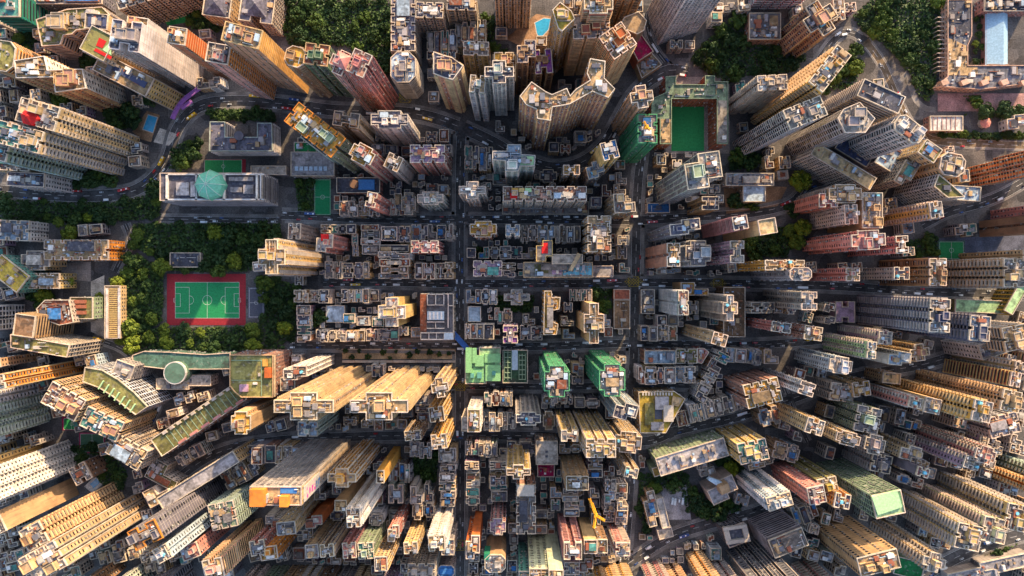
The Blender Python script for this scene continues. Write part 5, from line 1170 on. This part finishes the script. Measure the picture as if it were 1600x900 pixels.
wood("tree in the slope between slab towers and road", [(160,170),(215,168),(222,190),(190,205),(165,190)], 11, 25)
wood("tree in the slope below the greenish slab", [(110,262),(170,262),(185,285),(140,295),(115,290)], 11, 26)
wood("tree in the forecourt of the pink stone hall", [(1500,150),(1530,148),(1530,178),(1505,180),(1600,168),(1600,186),(1545,186)], 11, 27, .12)
wood("bush in the hedge under the pink stone hall", [(1465,208),(1600,208),(1600,218),(1465,218)], 9, 28, .25, (2.2,3.6))
wood("tree in the strip left of round clinic trees", [(92,470),(80,452),(60,455),(55,470),(75,480)], 11, 29, .3)
wood("tree in the verge at the lower right terminal", [(1530,862),(1590,840),(1590,850),(1540,872)], 9, 30, rr=(2.2,3.4))
wood("bush in the sandy garden strip", [(538,547),(712,547),(712,559),(538,559)], 9, 31, 0, (1.6,2.6), False)
wood("tree in the upper left slope by the red-crowned slab", [(85,145),(105,150),(105,165),(88,160)], 9, 32, .3)
wood("dark tree in the yard of the cream block court", [(130,85),(150,85),(160,110),(140,115)], 9, 33)
wood("tree in the shaded yard below the long school wing", [(1135,310),(1180,305),(1180,325),(1140,325)], 10, 34)
wood("tree in the shaded yard above the long school wing", [(1140,240),(1180,238),(1182,262),(1142,265)], 10, 35)
wood("tree in the hollow under the white school wing", [(1290,260),(1335,268),(1340,285),(1300,280)], 10, 36)
for (x, y, r, l, yl) in [(240,160,7.2,"round dark tree beside the small blue pool",0),(1244,284,10.5,"large round sunlit tree beside the upper road bend",1),(1232,328,8.2,"round green tree below the large round tree",0),(1240,378,8.0,"bushy tree at the right end of the slab grove",1),(117,366,8.5,"big yellow-green tree above the ornate villa",1),(145,340,5.5,"small lime tree above the big yellow-green tree",1),(215,382,6.2,"yellow tree at the park lane bend",1),(112,440,6.5,"green tree pair beside the cream villa terraces",1),(372,408,8.0,"olive tree at the pitch's upper right corner",1),(1332,108,8.0,"yellow-green tree below the wood road",1),(1362,55,7.0,"bright olive tree at the flyover's start",1),(505,495,8.0,"dark tree left of the blue-sheeted hall",0),(495,500,6.5,"dark tree at the column behind the courts",0),(1018,760,6.0,"lime tree left of the car park",1),(152,737,3.2,"small lime bush in the court gardens",1),(1463,395,3.4,"little yellow tree beside the dark green court",1),(158,463,4.0,"roof-height tree by the yellow terrace's foot",1),(1553,517,6.0,"tree beside the white tilted block",0),(1488,537,5.5,"tree left of the white tilted block",0)]:
    tree(*P(x, y), r, l, None, bool(yl))
r_ = np.random.RandomState(3); pts = []                        # undergrowth between the trunks
for poly in UND:
    xs = [p[0] for p in poly]; ys = [p[1] for p in poly]; n = int(area(poly) * 1.0)
    for x, y in zip(r_.uniform(min(xs), max(xs), n*2), r_.uniform(min(ys), max(ys), n*2)):
        if inside(poly, x, y): pts.append((x, y, r_.uniform(.3, 2.4)))
c = np.array(pts); c = c[off_road(c, .3)]; n = len(c); u = r_.normal(size=(n,3))*[1,1,.5]; u /= np.linalg.norm(u, axis=1)[:,None]; v = np.cross(u, r_.normal(size=(n,3))); v /= np.linalg.norm(v, axis=1)[:,None]; s = r_.uniform(.4,1.0,n)[:,None]; u *= s; v *= s
un = obj("undergrowth", mesh("undergrowth", np.stack([c-u-v, c+u-v, c+u+v, c-u+v], 1).reshape(-1,3), np.arange(4*n).reshape(-1,4), LEAF)); tag(un, "dark undergrowth under the trees", "undergrowth", None, "stuff")
# ---------------------------------------------------------------- low houses filling the gaps
MARKS = [("the chapel",1130,760),("the green market",760,570),("the municipal market",682,495),("the soccer pitch",320,467),("the domed institution",330,290),("the crescent towers",880,170),("the walled court",1075,200),("the pink stone hall",1540,80),("the white school wing",1320,260),("the dark estate slabs",1480,490),("the golden comb slabs",1540,640),("the yellow comb slabs",1510,830),("the tan wrapped slab",1360,850),("the striped glass slab",1170,870),("the wedge block",1050,570),("the gold deck tower",1190,610),("the navy tower",1070,350),("the big pink tower",1350,375),("the giant gridded tower",430,745),("the twin giant slabs",560,620),("the olive roofed tower",390,590),("the curved glass building",180,600),("the longest gold slab",100,860),("the white triple slab",60,740),("the ornate villa",120,390),("the red-crowned slab",80,190),("the zigzag tower",90,110),("the orange-sided slab",400,90),("the mint towers",780,140),("the long row block",850,310),("the netted buildings",910,590),("the yellow giant",930,690),("the crane",930,800),("the yellow cross",810,730),("the terracotta tower",735,840),("the gold cross tower",540,740),("the slim pink tower",580,310),("the lilac tower",1150,390),("the blue mural deck",890,420),("the green slab",1390,790)]
def hidden(x, y, z):
    for p, h, l in FOOT:
        if h < z + 6: continue
        s = h / H
        if abs(p[0][0] - x * (1 - s / 2)) > 75 + abs(x) * s or abs(p[0][1] - y * (1 - s / 2)) > 75 + abs(y) * s: continue
        for k in range(0, 11):
            zz = z + (h - z) * k / 10; f_ = (H - zz) / (H - z)
            if inside(p, x * f_, y * f_): return True
    return False
def infill():
    rnd = random.Random(77); got = {}; nfoot = len(FOOT)
    for gy in range(-24, 24):
        for gx in range(-39, 39):
            x, y = gx * 11.6 + rnd.uniform(-2, 2), gy * 11.2 + rnd.uniform(-2, 2); w, d_ = rnd.uniform(7, 11), rnd.uniform(7, 10.6); hh = rnd.uniform(7, 19)
            X, Y = x * F / H + NX, NY - y * F / H
            if not (4 < X < 1596 and 4 < Y < 896): continue
            A = 0.0 if 460 < X < 1130 else (-.25 if X > 1130 and Y > 450 else .25 if X < 460 and Y > 450 else .1)
            cs = [(x + a, y + b) for a, b in rot([(-w/2,-d_/2),(w/2,-d_/2),(w/2,d_/2),(-w/2,d_/2),(0,-d_/2),(0,d_/2),(w/2,0),(-w/2,0),(0,0)], A)]
            if any(on_road(a, b, None, 2.2) for a, b in cs): continue
            if any(inside(q, a, b) for q in WOODS + KEEP for a, b in cs): continue
            bad = False
            for p, h, l in FOOT:
                if abs(p[0][0] - x) > 70 or abs(p[0][1] - y) > 70: continue
                if any(inside(p, a, b) for a, b in cs) or any(inside([c for c in cs[:4]], a, b) for a, b in p): bad = True; break
            if bad or sum(hidden(a, b, hh) for a, b in (cs[0], cs[1], cs[2], cs[3], cs[8])) > 2: continue
            mk = min(MARKS, key=lambda m: (m[1] - X) ** 2 + (m[2] - Y) ** 2)[0]; got.setdefault(mk, []).append((x, y, w, d_, hh, A)); FOOT.append((cs[:4], hh, "infill"))
    del FOOT[nfoot:]
    for mk, L in got.items():
        L.sort()
        for i, (x, y, w, d_, hh, A) in enumerate(L):
            c = rnd.choice(TC); r = rnd.choice(RC); building("low_house", f"low {TN.get(c, 'grey')} house, {RN[r]} roof, {nth(i+1)} from left around {mk}", "house", (x, y), shape(rnd.choice('rrzlh'), w/2, d_/2), A, hh, rnd.choice('pplg'), c, r, rf='c', fl=3.3, group="low houses around " + mk)
    print("INFILL", sum(len(v) for v in got.values()))
infill()
def sheds():
    rnd = random.Random(91); got = {}; base = list(FOOT); taken = []
    cells = [(gx, gy) for gx in range(-28, 30) for gy in range(-40, 24)]; rnd.shuffle(cells)
    for gx, gy in cells:
        if sum(len(v) for v in got.values()) >= 260: break
        x, y = gx * 6.6 + rnd.uniform(-.6, .6), gy * 6.4 + rnd.uniform(-.6, .6); w, d_ = rnd.uniform(3.6, 5.8), rnd.uniform(3.4, 5.6); hh = rnd.uniform(3.2, 9)
        X, Y = x * F / H + NX, NY - y * F / H
        if not (455 < X < 1130 and 200 < Y < 896): continue
        cs = [(x-w/2,y-d_/2),(x+w/2,y-d_/2),(x+w/2,y+d_/2),(x-w/2,y+d_/2),(x,y)]
        if any(on_road(a, b, None, 1.6) for a, b in cs) or any(inside(q, a, b) for q in WOODS + KEEP for a, b in cs): continue
        bad = False
        for p, h, l in base:
            if abs(p[0][0] - x) > 60 or abs(p[0][1] - y) > 60: continue
            if any(inside(p, a, b) for a, b in cs) or any(inside(cs[:4], a, b) for a, b in p): bad = True; break
        if bad or sum(hidden(a, b, hh) for a, b in cs) > 2: continue
        mk = min(MARKS, key=lambda m: (m[1] - X) ** 2 + (m[2] - Y) ** 2)[0]; got.setdefault(mk, []).append((x, y, w, d_, hh))
    for mk, L in got.items():
        L.sort()
        for i, (x, y, w, d_, hh) in enumerate(L):
            c = rnd.choice(TC); r = rnd.choice(RC); building("yard_shed", f"small {TN.get(c, 'grey')} yard shed, {RN[r]} roof, {nth(i+1)} from left around {mk}", "shed", (x, y), shape(rnd.choice('rrzl'), w/2, d_/2), 0.0, hh, 'p', c, r, rf='n', group="yard sheds around " + mk, par=.5)
    print("SHEDS", sum(len(v) for v in got.values()))
sheds()
# ---------------------------------------------------------------- vehicles
def carpaint(name, col):
    m, nt, b = nodes(name, .25, .5); b.inputs[0].default_value = col + (1,); b.inputs["Coat Weight"].default_value = .5; return m
PAINT = dict(white=(.75,.75,.74), silver=(.45,.46,.47), black=(.02,.02,.022), red=(.45,.02,.02), blue=(.03,.08,.25), grey=(.18,.18,.19)); PM = {k: carpaint("paint_" + k, v) for k, v in PAINT.items()}; PM['yellow'] = carpaint("paint_yellow", (.75,.42,.02)); PM['green'] = carpaint("paint_green", (.03,.25,.12)); GL = glass(); TY_ = pmat('dk')
def vehicle_mesh(kind, pm):
    q = Q()
    if kind == 'car': l, w, h = 4.5, 1.8, .8
    elif kind == 'van': l, w, h = 5.2, 1.95, 1.2
    elif kind == 'bus': l, w, h = 11.5, 2.6, 4.2
    else: l, w, h = 7.5, 2.4, 1.2
    q.box(-l/2, -w/2, .3, l/2, w/2, h, 0, bottom=True)
    if kind == 'car': a = [(-1.9,h),(1.3,h)]; b = [(-1.3,1.45),(.6,1.45)]; W_ = w*.42; T = w*.36
    elif kind == 'van': a = [(-2.5,h),(2.0,h)]; b = [(-2.4,2.0),(1.3,2.0)]; W_ = w*.47; T = w*.44
    else: a = None
    if a:
        lo = [(a[0][0],-W_,h),(a[1][0],-W_,h),(a[1][0],W_,h),(a[0][0],W_,h)]; hi = [(b[0][0],-T,b[0][1]),(b[1][0],-T,b[0][1]),(b[1][0],T,b[0][1]),(b[0][0],T,b[0][1])]
        for i in range(4): q.quads([[lo[i], lo[(i+1)%4], hi[(i+1)%4], hi[i]]], 1)
        q.quads([hi], 0)
    elif kind == 'bus':
        for z in (1.3, 2.9): q.box(-l/2-.03, -w/2-.03, z, l/2+.03, w/2+.03, z+.8, 1)
        q.box(-l/2+.8, -.8, h, -l/2+2.6, .8, h+.25, 3); q.box(1, -.6, h, 2.4, .6, h+.15, 3)
    else: q.box(-l/2, -w/2, h, l/2-2.0, w/2, 3.1, 3); q.box(l/2-1.8, -w/2+.1, h, l/2-.1, w/2-.1, 2.3, 0); q.box(l/2-.6, -w/2+.05, 1.5, l/2-.05, w/2-.05, 2.1, 1)
    for x in (-l*.31, l*.31):
        for y in (-w/2, w/2): q.box(x-.34, y-.12, 0, x+.34, y+.12, .66, 2)
    return q.mesh(kind, [pm, GL, TY_, PM['white']])
VM = {}
def vehicle(kind, colour, x, y, rz, label, group):
    if (kind, colour) not in VM: VM[kind, colour] = vehicle_mesh(kind, PM[colour])
    nm = {'car': "parked_car", 'van': "van", 'bus': "double_decker_bus", 'truck': "box_truck"}[kind]
    o = obj(nm, VM[kind, colour], None, (x, y, .12), rz); o.scale = (.78,) * 3; tag(o, label, {'bus': 'bus', 'car': 'car', 'van': 'van', 'truck': 'truck'}[kind], group)
rv = random.Random(8); POS = []
for r in ROADS:
    c, nr = r['c'], r['n']; i = 0; cand = []
    for k in range(1, len(c)-1):
        for sg in (-1, 1):
            if rv.random() > r['cars'] * .62: continue
            p = c[k] + nr[k] * sg * (r['w'] * .25 if rv.random() < .6 else r['w'] * .38); d = c[k+1] - c[k]; rz = math.atan2(d.y, d.x) + (math.pi if sg > 0 else 0)
            X, Y = p.x*F/H + NX, NY - p.y*F/H
            if not (0 < X < 1600 and 0 < Y < 900): continue
            if any(inside(q_[0], p.x, p.y) for q_ in FOOT if abs(q_[0][0][0]-p.x) < 90 and abs(q_[0][0][1]-p.y) < 90): continue
            kd = rv.choices(['car','van','bus','truck'], [.66,.17,.07,.10])[0]; L = {'car': 5, 'van': 6, 'bus': 12.5, 'truck': 8.5}[kd]
            if any((p.x-a)**2 + (p.y-b)**2 < ((L+l)*.55)**2 for a, b, l in POS if abs(nr[k].x*(a-p.x)+nr[k].y*(b-p.y)) < 2.0) or any((p.x-a)**2 + (p.y-b)**2 < 5.5 for a, b, l in POS): continue
            POS.append((p.x, p.y, L)); clr = rv.choice(['white','white','silver','black','red','white','blue','grey']) if kd != 'bus' else rv.choice(['yellow','red','white','blue']); cand.append((p, rz, kd, clr))
    c0, c1 = c[0], c[-1]; hz = abs(c1.x-c0.x) > abs(c1.y-c0.y); cand.sort(key=lambda q_: q_[0].x if hz else -q_[0].y); cnt = {}
    for p, rz, kd, clr in cand:
        cnt[kd, clr] = cnt.get((kd, clr), 0) + 1; word = {'car': 'car', 'van': 'van', 'bus': 'double-decker bus', 'truck': 'box truck'}[kd]
        vehicle(kd, clr, p.x, p.y, rz, f"{clr} {word}, {nth(cnt[kd, clr])} from the {'left' if hz else 'top'} {r['where']}", "vehicles " + r['where'])
for k, (x, y, kd) in enumerate([(1050,782,'truck'),(1054,783,'truck'),(1061,781,'van'),(1066,782,'truck'),(1086,787,'truck')]): vehicle(kd, 'white', *P(x, y), 1.4, f"white {'van' if kd=='van' else 'truck'} in the school car park, {ORD[k]} from the left", "vehicles in the school car park")
for o in SC.objects:
    if o.parent is None and len(str(o.get("label","a b c d")).split()) > 16: print("LONG", o["label"])
print("TREES", NT, "FOOT", len(FOOT), "VEH", len(POS), "OBJ", len(SC.objects))
